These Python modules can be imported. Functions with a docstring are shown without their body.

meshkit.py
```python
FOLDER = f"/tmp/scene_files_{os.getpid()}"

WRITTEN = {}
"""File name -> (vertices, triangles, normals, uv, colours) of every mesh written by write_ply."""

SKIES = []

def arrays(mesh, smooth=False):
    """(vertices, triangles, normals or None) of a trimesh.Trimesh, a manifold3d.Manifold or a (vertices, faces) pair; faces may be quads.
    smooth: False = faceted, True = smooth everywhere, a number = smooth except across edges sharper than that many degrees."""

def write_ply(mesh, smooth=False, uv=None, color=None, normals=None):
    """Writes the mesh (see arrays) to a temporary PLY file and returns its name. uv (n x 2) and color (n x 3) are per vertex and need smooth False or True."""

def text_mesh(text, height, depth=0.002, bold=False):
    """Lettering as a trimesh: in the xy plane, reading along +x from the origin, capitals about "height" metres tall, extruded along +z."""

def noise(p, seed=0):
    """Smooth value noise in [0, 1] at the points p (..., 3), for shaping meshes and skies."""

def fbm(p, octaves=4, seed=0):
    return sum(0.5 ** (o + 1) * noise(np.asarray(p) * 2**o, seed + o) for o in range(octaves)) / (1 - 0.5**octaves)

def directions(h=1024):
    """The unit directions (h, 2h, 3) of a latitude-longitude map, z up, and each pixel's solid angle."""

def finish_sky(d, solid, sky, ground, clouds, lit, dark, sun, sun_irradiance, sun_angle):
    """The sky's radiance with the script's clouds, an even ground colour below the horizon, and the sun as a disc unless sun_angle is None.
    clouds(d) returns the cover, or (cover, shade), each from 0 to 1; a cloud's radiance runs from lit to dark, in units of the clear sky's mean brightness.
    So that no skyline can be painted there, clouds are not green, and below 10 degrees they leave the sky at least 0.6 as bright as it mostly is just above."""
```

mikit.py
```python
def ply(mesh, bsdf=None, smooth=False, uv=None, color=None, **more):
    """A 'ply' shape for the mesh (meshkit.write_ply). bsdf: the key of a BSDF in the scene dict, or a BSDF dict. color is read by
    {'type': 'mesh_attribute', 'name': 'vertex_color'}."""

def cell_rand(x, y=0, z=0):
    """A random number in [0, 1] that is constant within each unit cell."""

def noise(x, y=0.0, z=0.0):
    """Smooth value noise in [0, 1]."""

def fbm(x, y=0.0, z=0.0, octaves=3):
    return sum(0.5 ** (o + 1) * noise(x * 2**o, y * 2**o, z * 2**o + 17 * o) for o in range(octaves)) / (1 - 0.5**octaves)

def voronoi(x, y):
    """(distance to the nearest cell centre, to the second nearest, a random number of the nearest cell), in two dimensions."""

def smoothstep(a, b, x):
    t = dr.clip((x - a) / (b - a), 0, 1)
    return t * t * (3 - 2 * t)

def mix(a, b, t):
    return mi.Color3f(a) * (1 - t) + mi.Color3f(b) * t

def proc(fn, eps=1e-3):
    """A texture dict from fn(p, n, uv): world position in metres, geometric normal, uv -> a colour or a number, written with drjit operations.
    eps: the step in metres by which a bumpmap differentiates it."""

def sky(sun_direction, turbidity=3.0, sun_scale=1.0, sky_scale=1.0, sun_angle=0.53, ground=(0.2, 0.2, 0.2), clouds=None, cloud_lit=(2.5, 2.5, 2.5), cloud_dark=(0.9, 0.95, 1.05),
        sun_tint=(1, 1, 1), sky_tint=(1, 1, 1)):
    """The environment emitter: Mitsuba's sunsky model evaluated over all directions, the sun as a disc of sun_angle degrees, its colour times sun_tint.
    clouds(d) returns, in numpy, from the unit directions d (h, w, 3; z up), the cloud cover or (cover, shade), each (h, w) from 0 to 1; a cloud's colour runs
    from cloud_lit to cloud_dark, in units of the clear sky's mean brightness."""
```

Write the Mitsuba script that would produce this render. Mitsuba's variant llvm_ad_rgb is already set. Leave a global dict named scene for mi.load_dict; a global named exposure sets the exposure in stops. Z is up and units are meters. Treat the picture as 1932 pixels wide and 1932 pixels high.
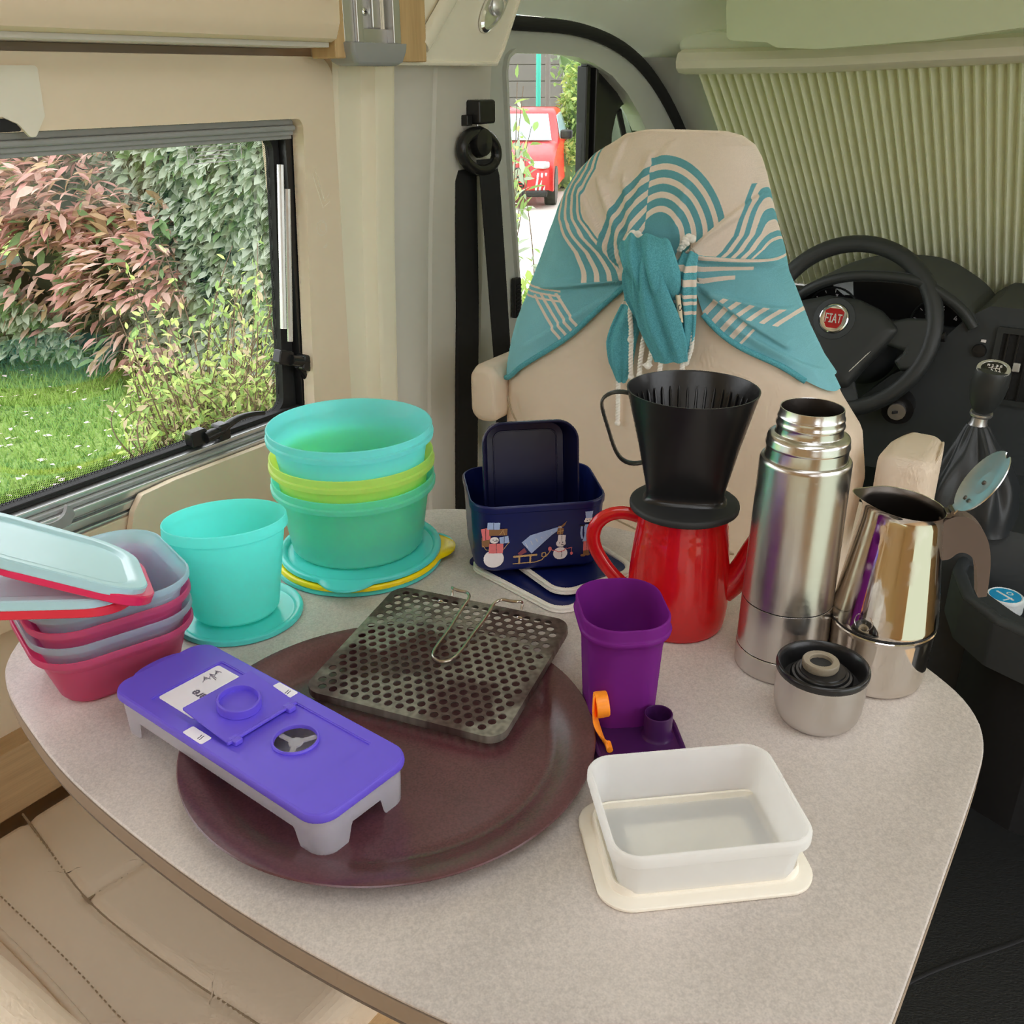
import math, random
import numpy as np
import trimesh, shapely, manifold3d
import shapely.geometry as sg
import drjit as dr
import mitsuba as mi
import mikit, meshkit
from mikit import proc, noise, fbm, smoothstep, mix, cell_rand

# ---------------------------------------------------------------- camera, sky, exposure
TT = 0.72                                   # table height above the van floor
EYE = np.array([0.0, 0.0, 1.28])
PITCH, ROLL, AZ, FOC = math.radians(24.53), math.radians(-0.205), math.radians(34.36), 1800.0
CF = np.array([math.cos(PITCH) * math.cos(AZ), math.cos(PITCH) * math.sin(AZ), -math.sin(PITCH)])
CR = np.cross(CF, [0, 0, 1]); CR /= np.linalg.norm(CR)
CU = np.cross(CR, CF)
CU2 = math.cos(ROLL) * CU - math.sin(ROLL) * CR
T4 = mi.ScalarTransform4f
scene, labels = {}, {}
scene['camera'] = {'type': 'perspective', 'fov': math.degrees(2 * math.atan(966 / FOC)), 'fov_axis': 'x',
                   'near_clip': 0.02, 'far_clip': 400.0,
                   'to_world': T4().look_at(origin=EYE.tolist(), target=(EYE + CF).tolist(), up=CU2.tolist())}


def clouds(d):
    n = meshkit.fbm(d * np.array([3.0, 3.0, 6.0]) + 4, 4)
    return np.ones(d.shape[:2]), np.clip((n - 0.3) * 0.9, 0, 1) * 0.5


scene['sky'] = mikit.sky((0.3, -0.5, 0.8), turbidity=4, sun_scale=0.0, clouds=clouds, cloud_lit=(1.0, 1.02, 1.04),
                         cloud_dark=(0.75, 0.78, 0.82), ground=(0.34, 0.37, 0.28))
exposure = 4.6

# ---------------------------------------------------------------- helpers


def add(key, mesh, mat, smooth=35, **kw):
    """one entry of the scene; a repeat takes the next three-digit number"""
    k, i = key, 0
    while k in scene:
        i += 1
        k = f'{key}_{i:03d}'
    scene[k] = mikit.ply(mesh, mat, smooth=smooth, **kw)
    return k


def newkey(key):
    k, i = key, 0
    while k in scene or k in labels or any(s.startswith(k + '__') for s in scene):
        i += 1
        k = f'{key}_{i:03d}'
    return k


def lab(key, label=None, cat=None, group=None, kind=None):
    d = {}
    for n, v in (('label', label), ('category', cat), ('group', group), ('kind', kind)):
        if v:
            d[n] = v
    labels[key] = d
    return key


def struct(key, mesh, mat, label, smooth=35, **kw):
    k = add(key, mesh, mat, smooth, **kw)
    lab(k, label, None, None, 'structure')
    return k


cat_ = trimesh.util.concatenate


def tm(v, f):
    v, f = np.asarray(v, float), np.asarray(f, int)
    if f.shape[1] == 4:
        f = np.vstack([f[:, [0, 1, 2]], f[:, [0, 2, 3]]])
    return trimesh.Trimesh(v, f, process=False)


def rr(a, b, r, n=6):
    """rounded rectangle loop, half sizes a and b"""
    r = max(min(r, a - 1e-5, b - 1e-5), 1e-5)
    out = []
    for cx, cy, t0 in ((a - r, b - r, 0), (-a + r, b - r, 90), (-a + r, -b + r, 180), (a - r, -b + r, 270)):
        for i in range(n + 1):
            t = math.radians(t0 + 90 * i / n)
            out.append((cx + r * math.cos(t), cy + r * math.sin(t)))
    return np.array(out)


def el(a, b, n=64):
    t = np.arange(n) * 2 * np.pi / n
    return np.c_[a * np.cos(t), b * np.sin(t)]


def loft(rings, c0=True, c1=True, closed=True):
    rings = [np.asarray(r, float) for r in rings]
    n = len(rings[0])
    v, f = np.vstack(rings), []
    m = n if closed else n - 1
    j = np.arange(m)
    for i in range(len(rings) - 1):
        f.append(np.c_[i * n + j, i * n + (j + 1) % n, (i + 1) * n + (j + 1) % n, (i + 1) * n + j])
    f = np.vstack(f)
    f = np.vstack([f[:, [0, 1, 2]], f[:, [0, 2, 3]]])
    ex = []
    k = len(v)
    if c0:
        v = np.vstack([v, rings[0].mean(0)]); ex.append(np.c_[(j + 1) % n, j, np.full(m, k)]); k += 1
    if c1:
        o = (len(rings) - 1) * n
        v = np.vstack([v, rings[-1].mean(0)]); ex.append(np.c_[o + j, o + (j + 1) % n, np.full(m, k)])
    return tm(v, np.vstack([f] + ex))


def vessel(kind, a, b, r, prof, n=None):
    """prof: (inset, z) pairs from the outer bottom centre, up the outside, over the rim and down the inside"""
    rings = []
    for ins, z in prof:
        if kind == 'rr':
            L = rr(a - ins, b - ins, max(r - ins * 0.8, 0.003), n or 7)
        else:
            L = el(a - ins, b - ins, n or 72)
        rings.append(np.c_[L, np.full(len(L), z)])
    return loft(rings)


def lathe(prof, n=64, c0=True, c1=True):
    return loft([np.c_[el(max(r, 1e-5), max(r, 1e-5), n), np.full(n, z)] for r, z in prof], c0, c1)


def rbox(a, b, h, rc=0.004, re=0.002, n=4, k=3):
    """box with half sizes a, b and height h from z=0, vertical corners rc, edges re"""
    rings = []
    for i in range(k + 1):
        t = math.pi / 2 * i / k
        rings.append((re * (1 - math.sin(t)), re * (1 - math.cos(t))))
    prof = rings + [(i, h - z) for i, z in rings[::-1]]
    return loft([np.c_[rr(a - i, b - i, max(rc - i, 0.0004), n), np.full(4 * (n + 1), z)] for i, z in prof])


def box(x0, x1, y0, y1, z0, z1, re=0.002, rc=None):
    re = min(re, (z1 - z0) * .45, (x1 - x0) * .45, (y1 - y0) * .45)
    m = rbox((x1 - x0) / 2, (y1 - y0) / 2, z1 - z0, max(rc or re, 0.0005), re)
    return mv(m, ((x0 + x1) / 2, (y0 + y1) / 2, z0))


def mat4(loc=(0, 0, 0), rz=0, ry=0, rx=0):
    M = np.eye(4)
    R = trimesh.transformations.euler_matrix(math.radians(rx), math.radians(ry), math.radians(rz), 'sxyz')
    R[:3, 3] = loc
    return R


def mv(m, loc=(0, 0, 0), rz=0, ry=0, rx=0):
    m = m.copy()
    m.apply_transform(mat4(loc, rz, ry, rx))
    return m


def xf(m, M):
    m = m.copy(); m.apply_transform(M); return m


def frame(o, x, y):
    """matrix with origin o, x axis along x, y axis near y"""
    x = np.array(x, float); x /= np.linalg.norm(x)
    z = np.cross(x, y); z /= np.linalg.norm(z)
    M = np.eye(4); M[:3, 0], M[:3, 1], M[:3, 2], M[:3, 3] = x, np.cross(z, x), z, o
    return M


def smooth_path(pts, n=40, closed=False):
    from scipy.interpolate import CubicSpline
    p = np.asarray(pts, float)
    if closed:
        p = np.vstack([p, p[:1]])
    t = np.r_[0, np.cumsum(np.linalg.norm(np.diff(p, axis=0), axis=1))]
    cs = CubicSpline(t, p, bc_type='periodic' if closed else 'natural')
    return cs(np.linspace(0, t[-1], n + 1)[:n] if closed else np.linspace(0, t[-1], n))


def tube(path, rad, sides=10, closed=False, flat=None, up=(0, 0, 1), caps=True):
    """swept tube; flat=(w,h) gives an elliptic section, w across 'up'"""
    p = np.asarray(path, float)
    if closed:
        t = np.roll(p, -1, 0) - np.roll(p, 1, 0)
    else:
        t = np.gradient(p, axis=0)
    t /= np.linalg.norm(t, axis=1, keepdims=True) + 1e-12
    up = np.asarray(up, float)
    a = np.cross(t, up)
    bad = np.linalg.norm(a, axis=1) < 1e-3
    a[bad] = np.cross(t[bad], [0.31, 0.9, 0.2])
    a /= np.linalg.norm(a, axis=1, keepdims=True)
    b = np.cross(a, t)
    ang = np.arange(sides) * 2 * np.pi / sides
    rad = np.broadcast_to(np.asarray(rad, float), (len(p),))
    w = np.broadcast_to(np.asarray(flat[0] if flat else 1.0, float), (len(p),)) * (1 if flat else rad)
    h = np.broadcast_to(np.asarray(flat[1] if flat else 1.0, float), (len(p),)) * (1 if flat else rad)
    rings = [p[i] + np.outer(np.cos(ang) * w[i], a[i]) + np.outer(np.sin(ang) * h[i], b[i]) for i in range(len(p))]
    if closed:
        rings.append(rings[0])
    m = loft(rings, caps and not closed, caps and not closed)
    return m


def poly(pts, h, M=None, holes=()):
    """extruded polygon (points in the xy plane, thickness h along z), optionally placed by M"""
    g = pts if hasattr(pts, 'geom_type') else sg.Polygon(pts, holes)
    if not g.is_valid:
        g = g.buffer(0)
    gs = getattr(g, 'geoms', [g])
    m = cat_([trimesh.creation.extrude_polygon(x, h, engine='earcut') for x in gs])
    return xf(m, M) if M is not None else m


def rpoly(pts, r, n=6):
    """polygon with rounded corners"""
    return sg.Polygon(pts).buffer(-r, quad_segs=n).buffer(r, quad_segs=n)


XZ = np.array([[1, 0, 0, 0], [0, 0, -1, 0], [0, 1, 0, 0], [0, 0, 0, 1.0]])   # drawing plane -> van side wall (thickness towards -y)


def wallM(y):
    M = XZ.copy(); M[1, 3] = y; return M


def onz(x, y, z=0, rz=0, ry=0, rx=0):
    return mat4((x, y, TT + z), rz, ry, rx)


def grid(fn, nu, nv, closed_u=False):
    """fn(u, v) arrays -> points (n,3); sheet of triangles"""
    u = np.linspace(0, 1, nu, endpoint=not closed_u); v = np.linspace(0, 1, nv)
    U, V = np.meshgrid(u, v)
    P = fn(U.ravel(), V.ravel())
    f = []
    m = nu if closed_u else nu - 1
    j = np.arange(m)
    for i in range(nv - 1):
        f.append(np.c_[i * nu + j, i * nu + (j + 1) % nu, (i + 1) * nu + (j + 1) % nu, (i + 1) * nu + j])
    return tm(P, np.vstack(f)), U.ravel(), V.ravel()


def thick(m, t):
    """gives an open sheet a thickness t along its normals (closed mesh)"""
    n = trimesh.Trimesh(m.vertices, m.faces, process=False).vertex_normals
    v0, v1 = m.vertices + n * t / 2, m.vertices - n * t / 2
    k = len(v0)
    e = np.sort(m.edges, axis=1)
    uq, cnt = np.unique(e, axis=0, return_counts=True)
    bd = {tuple(x) for x in uq[cnt == 1]}
    be = np.array([x for x in m.edges if tuple(sorted(x)) in bd])
    side = np.vstack([np.c_[be[:, 1], be[:, 0], be[:, 0] + k], np.c_[be[:, 1], be[:, 0] + k, be[:, 1] + k]]) if len(be) else np.zeros((0, 3), int)
    return tm(np.vstack([v0, v1]), np.vstack([m.faces, m.faces[:, ::-1] + k, side]))


# ---------------------------------------------------------------- materials
def rgb(*c):
    return {'type': 'rgb', 'value': [float(x) for x in (c[0] if len(c) == 1 else c)]}


def srgb(r, g, b):
    return [((x / 255 + 0.055) / 1.055) ** 2.4 if x / 255 > 0.04045 else x / 255 / 12.92 for x in (r, g, b)]


def M_(name, col, rough=0.45, spec=0.5, metal=0.0, bump=None, **kw):
    base = col if isinstance(col, dict) else rgb(col)
    b = {'type': 'principled', 'base_color': base, 'roughness': rough, 'specular': spec, **({'metallic': metal} if metal else {}), **kw}
    if bump:
        b = {'type': 'bumpmap', 'arbitrary': bump[0], 'scale': bump[1], 'bsdf': b}
    scene[name] = {'type': 'twosided', 'bsdf': b}
    return name


def M_thin(name, col, rough=0.3, trans=0.15, diff=1.0, eta=1.45):
    scene[name] = {'type': 'principledthin', 'base_color': rgb(col), 'roughness': rough, 'spec_trans': trans, 'diff_trans': diff, 'eta': eta}
    return name


def leather_fn(p, n, uv):
    v = mikit.voronoi(p.x * 300 + p.z * 170, p.y * 300 + p.z * 190)
    return smoothstep(0.0, 0.35, v[1] - v[0]) * 0.7 + 0.3 * fbm(p.x * 60, p.y * 60, p.z * 60, 2)


def table_fn(p, n, uv):
    s = noise(p.x * 900, p.y * 900, 3.0) * 0.6 + noise(p.x * 420, p.y * 420, 9.0) * 0.4
    c = fbm(p.x * 6, p.y * 14, 1.0, 3)
    k = 0.80 + 0.30 * s + 0.30 * (c - 0.5)
    return mi.Color3f(0.57, 0.515, 0.475) * k


def wood_fn(p, n, uv):
    g = fbm(p.x * 14, p.y * 140, p.z * 140, 3)
    h = noise(p.x * 40, p.y * 700, p.z * 700)
    return mix((0.40, 0.255, 0.125), (0.56, 0.38, 0.20), g * 0.75 + h * 0.25)


def woodv_fn(p, n, uv):
    g = fbm(p.x * 140, p.y * 140, p.z * 9, 3)
    h = noise(p.x * 600, p.y * 600, p.z * 30)
    return mix((0.44, 0.28, 0.13), (0.62, 0.43, 0.22), g * 0.75 + h * 0.25)


def tray_fn(p, n, uv):
    g = noise(p.x * 700, p.y * 700, 2.0)
    m = fbm(p.x * 30, p.y * 30, 5.0, 3)
    return mi.Color3f(0.085, 0.028, 0.034) * (0.75 + 0.35 * m + 0.35 * g)


def grill_fn(p, n, uv):
    m = fbm(p.x * 22, p.y * 22, 1.0, 4)
    g = noise(p.x * 300, p.y * 300, 7.0)
    c = mix((0.10, 0.066, 0.060), (0.25, 0.235, 0.20), smoothstep(0.40, 0.62, m))
    return c * (0.75 + 0.5 * g)


def brush_fn(p, n, uv):
    return 0.17 + 0.10 * noise(p.z * 1500, p.x * 60, p.y * 60) + 0.10 * fbm(p.x * 60, p.y * 60, p.z * 20, 3)


def moka_fn(p, n, uv):
    return 0.05 + 0.22 * smoothstep(0.5, 0.75, fbm(p.x * 90, p.y * 90, p.z * 50, 3))


def lawn_fn(p, n, uv):
    a = fbm(p.x * 3, p.y * 3, 0.0, 3); b = noise(p.x * 60, p.y * 60, 4.0); c = noise(p.x * 14, p.y * 14, 2.0)
    return mix((0.16, 0.27, 0.06), (0.32, 0.42, 0.13), 0.4 * a + 0.35 * b + 0.25 * c)


def rub_fn(p, n, uv):
    return fbm(p.x * 500, p.y * 500, p.z * 500, 2)


M_('wall_beige', srgb(222, 204, 178), 0.5)
M_('frame_beige', srgb(230, 212, 187), 0.42)
M_('column_cream', srgb(234, 226, 203), 0.5)
M_('pillar_grey', srgb(202, 198, 189), 0.55)
M_('door_grey', srgb(190, 193, 186), 0.55)
M_('headliner', srgb(226, 232, 218), 0.8)
M_('visor_mat', srgb(206, 214, 188), 0.8)
M_('shelf_cream', srgb(230, 224, 208), 0.5)
M_('blind_mat', srgb(226, 228, 202), 0.55)
M_('grey_plastic', srgb(150, 152, 152), 0.4)
M_('alu', (0.62, 0.62, 0.62), 0.32, metal=0.9)
M_('silver', (0.78, 0.78, 0.78), 0.3, metal=0.7)
M_('chrome', (0.85, 0.85, 0.86), 0.08, metal=1.0)
M_('black_plastic', (0.012, 0.012, 0.013), 0.28)
M_('black_matte', (0.016, 0.017, 0.018), 0.6)
M_('rubber', (0.010, 0.010, 0.011), 0.7)
M_('rubber_floor', (0.014, 0.015, 0.016), 0.55, bump=(proc(rub_fn), 0.0012))
M_('dash_mat', (0.038, 0.044, 0.048), 0.55, bump=(proc(rub_fn), 0.0006))
M_('wheel_mat', (0.028, 0.032, 0.033), 0.45)
M_('boot_mat', (0.025, 0.029, 0.033), 0.4)
M_('belt_mat', (0.012, 0.013, 0.016), 0.75)
M_('leather', srgb(222, 204, 184), 0.45, bump=(proc(leather_fn), 0.0009))
M_('leather_bench', srgb(222, 205, 182), 0.42, bump=(proc(leather_fn), 0.0007))
M_('stitch', srgb(150, 132, 108), 0.8)
M_('table_top', proc(table_fn), 0.38, 0.45)
M_('table_edge', srgb(150, 134, 118), 0.5)
M_('wood', proc(wood_fn), 0.5)
M_('wood_up', proc(woodv_fn), 0.5)
M_('tray_mat', proc(tray_fn), 0.26, 0.75)
M_('grill_mat', proc(grill_fn), 0.40, 0.5, metal=0.55)
M_('steel_brushed', (0.66, 0.63, 0.60), proc(brush_fn), metal=1.0)
M_('steel_moka', (0.74, 0.69, 0.63), proc(moka_fn), metal=1.0)
M_('steel_inside', (0.16, 0.14, 0.125), 0.38, metal=1.0)
M_('steel_plain', (0.72, 0.71, 0.69), 0.22, metal=1.0)
M_('wire', (0.55, 0.50, 0.42), 0.25, metal=1.0)
M_('red_enamel', srgb(192, 10, 16), 0.10, 0.6, clearcoat=1.0, clearcoat_gloss=0.95)
M_thin('blind_thin', (0.80, 0.79, 0.66), 0.6, 0.0, 0.12)
M_('navy', srgb(16, 26, 84), 0.3)
M_('navy_dark', srgb(14, 18, 56), 0.28)
M_('white_rim', srgb(232, 226, 218), 0.35)
M_('moka_handle', srgb(92, 78, 70), 0.5)
M_('stopper_grey', srgb(140, 130, 112), 0.45)
M_('cream_tag', srgb(226, 214, 186), 0.8)
M_('cord_white', srgb(232, 228, 220), 0.85)
M_('cap_white', srgb(232, 238, 240), 0.4)
M_('cap_blue', srgb(40, 160, 215), 0.4)
M_('badge_red', srgb(176, 30, 32), 0.25)
M_('dial_blue', srgb(120, 180, 205), 0.4)
M_('print_grey', srgb(96, 90, 110), 0.6)
M_('sticker', srgb(238, 234, 245), 0.45)
M_('lilac', srgb(104, 84, 214), 0.42)
M_('white_plastic', srgb(238, 232, 218), 0.4)
M_('orange_mat', srgb(255, 150, 36), 0.38)
M_('purple_dark', srgb(62, 24, 76), 0.3)
for n_, c_ in dict(print_white=(238, 232, 232), print_pink=(226, 120, 122), print_blue=(164, 186, 226), print_brown=(140, 100, 66), print_tan=(196, 160, 110), print_dark=(30, 28, 44), print_maroon=(140, 70, 84)).items():
    M_(n_, srgb(*c_), 0.5)
M_thin('cyan_thin', (0.34, 0.97, 0.92), 0.16, 0.25, 1.15)
M_thin('cyan_light', (0.42, 0.96, 0.96), 0.14, 0.35, 1.15)
M_thin('green_thin', (0.4, 0.98, 0.9), 0.14, 0.38, 1.15)
M_thin('yellow_thin', (0.95, 0.99, 0.36), 0.16, 0.32, 1.15)
M_('cyan_lid', srgb(84, 208, 202), 0.25)
M_('yellow_lid', srgb(250, 218, 14), 0.25)
M_thin('pink_thin', (0.95, 0.24, 0.46), 0.14, 0.42, 1.1)
M_thin('ice_thin', (0.74, 0.92, 0.98), 0.12, 0.58, 1.1)
M_('pink_lid', srgb(222, 44, 92), 0.3)
M_('red_lid', srgb(222, 52, 70), 0.3)
M_('ice_lid', srgb(176, 216, 224), 0.22)
M_thin('purple_thin', (0.31, 0.036, 0.37), 0.14, 0.15, 0.9)
M_thin('frost_thin', (0.96, 0.95, 0.99), 0.28, 0.48, 1.25)
M_thin('white_thin', (0.96, 0.96, 0.95), 0.25, 0.05, 1.1)
scene['glass'] = {'type': 'thindielectric', 'int_ior': 1.49, 'ext_ior': 1.0}
scene['window_glass'] = {'type': 'thindielectric', 'int_ior': 1.49, 'ext_ior': 1.0}

# ---------------------------------------------------------------- the table
tab = [(0.394, 0.912), (0.372, 0.868), (0.352, 0.80), (0.334, 0.72), (0.323, 0.635), (0.317, 0.55), (0.315, 0.48), (0.318, 0.385), (0.326, 0.30), (0.333, 0.25),
       (0.345, 0.17), (0.362, 0.105), (0.392, 0.062), (0.44, 0.042), (0.509, 0.037), (0.65, 0.037), (0.78, 0.038), (0.835, 0.043), (0.865, 0.053), (0.893, 0.070), (0.925, 0.104),
       (0.962, 0.16), (1.0, 0.25), (1.03, 0.36), (1.05, 0.46), (1.052, 0.53), (1.04, 0.60), (1.018, 0.68), (0.985, 0.755), (0.955, 0.798), (0.915, 0.822), (0.84, 0.848), (0.76, 0.877),
       (0.70, 0.905), (0.634, 0.945), (0.585, 0.978), (0.545, 0.993), (0.511, 0.996), (0.482, 0.988), (0.455, 0.968), (0.425, 0.945)]
tabc = smooth_path(tab, 150, True)
tpoly = sg.Polygon(tabc)


def ring_poly(p, z, n=200):
    c = p.exterior
    return np.array([(*c.interpolate(i / n, normalized=True).coords[0], z) for i in range(n)])


tk = newkey('dinette_table')
lab(tk, 'speckled pale grey table with rounded corners holding all the kitchen ware', 'table')
rings = [ring_poly(tpoly.buffer(-0.004), 0.7200), ring_poly(tpoly.buffer(-0.0015), 0.7196), ring_poly(tpoly.buffer(-0.0003), 0.7186)]
scene_top = loft([ring_poly(tpoly.buffer(-0.0003), 0.7170)] + rings[::-1], True, True)
add(tk + '__tabletop', scene_top, 'table_top', 30)
add(tk + '__edge_band', loft([ring_poly(tpoly.buffer(-0.006), 0.693), ring_poly(tpoly.buffer(-0.0005), 0.694), ring_poly(tpoly, 0.698), ring_poly(tpoly, 0.7155), ring_poly(tpoly.buffer(-0.001), 0.7172)], True, True), 'table_edge', 30)
add(tk + '__leg', mv(rbox(0.05, 0.05, 0.69, 0.02, 0.004), (0.70, 0.60, 0.004)), 'grey_plastic')

# ---------------------------------------------------------------- round brown pizza tray
R = 0.1865
prof = [(0, 0.0), (R - 0.046, 0.0), (R - 0.040, 0.0010), (R - 0.030, 0.0075), (R - 0.018, 0.0120), (R - 0.006, 0.0150), (R - 0.001, 0.0160), (R, 0.0172), (R - 0.001, 0.0182), (R - 0.006, 0.0176), (R - 0.016, 0.0150), (R - 0.026, 0.0110), (R - 0.034, 0.0060), (R - 0.040, 0.0030), (R - 0.046, 0.0019), (R - 0.055, 0.0016), (0, 0.0016)]
add('pizza_tray', mv(lathe(prof, 128), (0.523, 0.4926, TT + 0.0004)), 'tray_mat', 50)
lab('pizza_tray', 'large round brown metal pizza tray lying on the table under the ice cube box', 'tray')

# ---------------------------------------------------------------- perforated grill plate with folding wire handle
gk = newkey('grill_plate')
lab(gk, 'square black perforated grill plate with wire handle lying on the round brown tray', 'grill plate')
hu, hv = 0.0985, 0.1055
Mg = onz(0.6416, 0.525, 0.0245, 12.0) @ mat4((0, 0, 0), 0, -4.3, 0)
holes = []
nr, nc = 19, 16
pu, pv = 2 * (hu - 0.011) / (nr - 1), 2 * (hv - 0.011) / (nc - 0.5)
for i in range(nr):
    for j in range(nc):
        x = -hu + 0.011 + i * pu
        y = -hv + 0.011 + (j + 0.5 * (i % 2)) * pv
        if abs(x) > hu - 0.013 and abs(y) > hv - 0.013:
            continue
        holes.append([(x + 0.0041 * math.cos(t), y + 0.0041 * math.sin(t)) for t in np.arange(16) * math.pi / 8])
gp = sg.Polygon(rr(hu, hv, 0.018, 8), holes)
plate = mv(poly(gp, 0.0012), (0, 0, -0.0012))
wall = loft([np.c_[rr(hu - i, hv - i, 0.018 - i, 8), np.full(36, z)] for i, z in ((0.0012, -0.0085), (0.0, -0.0085), (-0.0006, -0.0070), (-0.0002, -0.0015), (0.0003, -0.0004), (0.0012, -0.0002), (0.0012, -0.0085))], False, False)
add(gk + '__plate', xf(plate, Mg), 'grill_mat', 20)
add(gk + '__side_wall', xf(wall, Mg), 'grill_mat', 40)
w = smooth_path([(0.102, 0.0420, -0.001), (0.104, 0.0418, 0.0075), (0.1015, 0.0405, 0.0095), (0.099, 0.033, 0.0095), (0.0975, 0.0195, 0.0095), (0.094, 0.0165, 0.0092), (0.08, 0.0150, 0.0075), (0.03, 0.0135, 0.0035), (0.0, 0.0128, 0.003), (-0.012, 0.0085, 0.003), (-0.0165, 0.0, 0.003)], 60)
w2 = np.vstack([w, (w * [1, -1, 1])[::-1][1:]])
w2[:, 1] -= 0.004
add(gk + '__wire_handle', xf(tube(w2, 0.0017, 8), Mg), 'wire')
for s in (-1, 1):
    q = np.array([(0.0835, s * 0.047 - 0.004 + 0.003 * math.cos(t), 0.0009 + 0.0016 * math.sin(t)) for t in np.arange(13) * 2 * np.pi / 12])
    add(gk + '__handle_loop', xf(tube(q, 0.0010, 6, False), Mg), 'chrome')

# ---------------------------------------------------------------- ice cube box
ik = newkey('ice_cube_box')
lab(ik, 'long frosted ice cube box with violet lid standing with two feet on the brown tray', 'box')
Mi = onz(0.4395, 0.5775, 0.0, 86.2)
La, Lb = 0.1445, 0.0525
base = vessel('rr', La - 0.0035, Lb - 0.0035, 0.016, [(La - 0.04 - 0.0, 0.020), (0.0045, 0.020), (0.002, 0.022), (0.0, 0.040), (0.0012, 0.0405), (0.0022, 0.040), (0.004, 0.0225), (0.0062, 0.0212), (Lb - 0.004, 0.0212)])
base = vessel('rr', La - 0.0035, Lb - 0.0035, 0.016, [(Lb - 0.006, 0.020), (0.0045, 0.020), (0.002, 0.022), (0.0, 0.040), (0.0012, 0.0405), (0.0022, 0.040), (0.004, 0.0225), (0.0062, 0.0212), (Lb - 0.006, 0.0212)])
add(ik + '__tray_body', xf(base, Mi), 'frost_thin', 40)
# skirt with four legs, cut from a thin wall: unrolled outline wrapped round the rounded rectangle
Lp = rr(La - 0.003, Lb - 0.003, 0.017, 10)
seg = np.r_[0, np.cumsum(np.linalg.norm(np.diff(np.vstack([Lp, Lp[:1]]), axis=0), axis=1))]
per = seg[-1]


def leg_drop(x, y):
    """height of the lower edge of the skirt at a point of its outline"""
    dx, dy = (La - 0.003) - abs(x), (Lb - 0.003) - abs(y)
    d = dx if dy < 0.001 + 0 else (dy if dx < 0.001 else 0.0)
    d = max(dx, dy)
    low = 0.0022 if x < 0 else 0.0005
    e = 0.028
    t = min(max((d - e) / 0.006, 0), 1)
    return low + (0.0205 - low) * (t * t * (3 - 2 * t))


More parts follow.
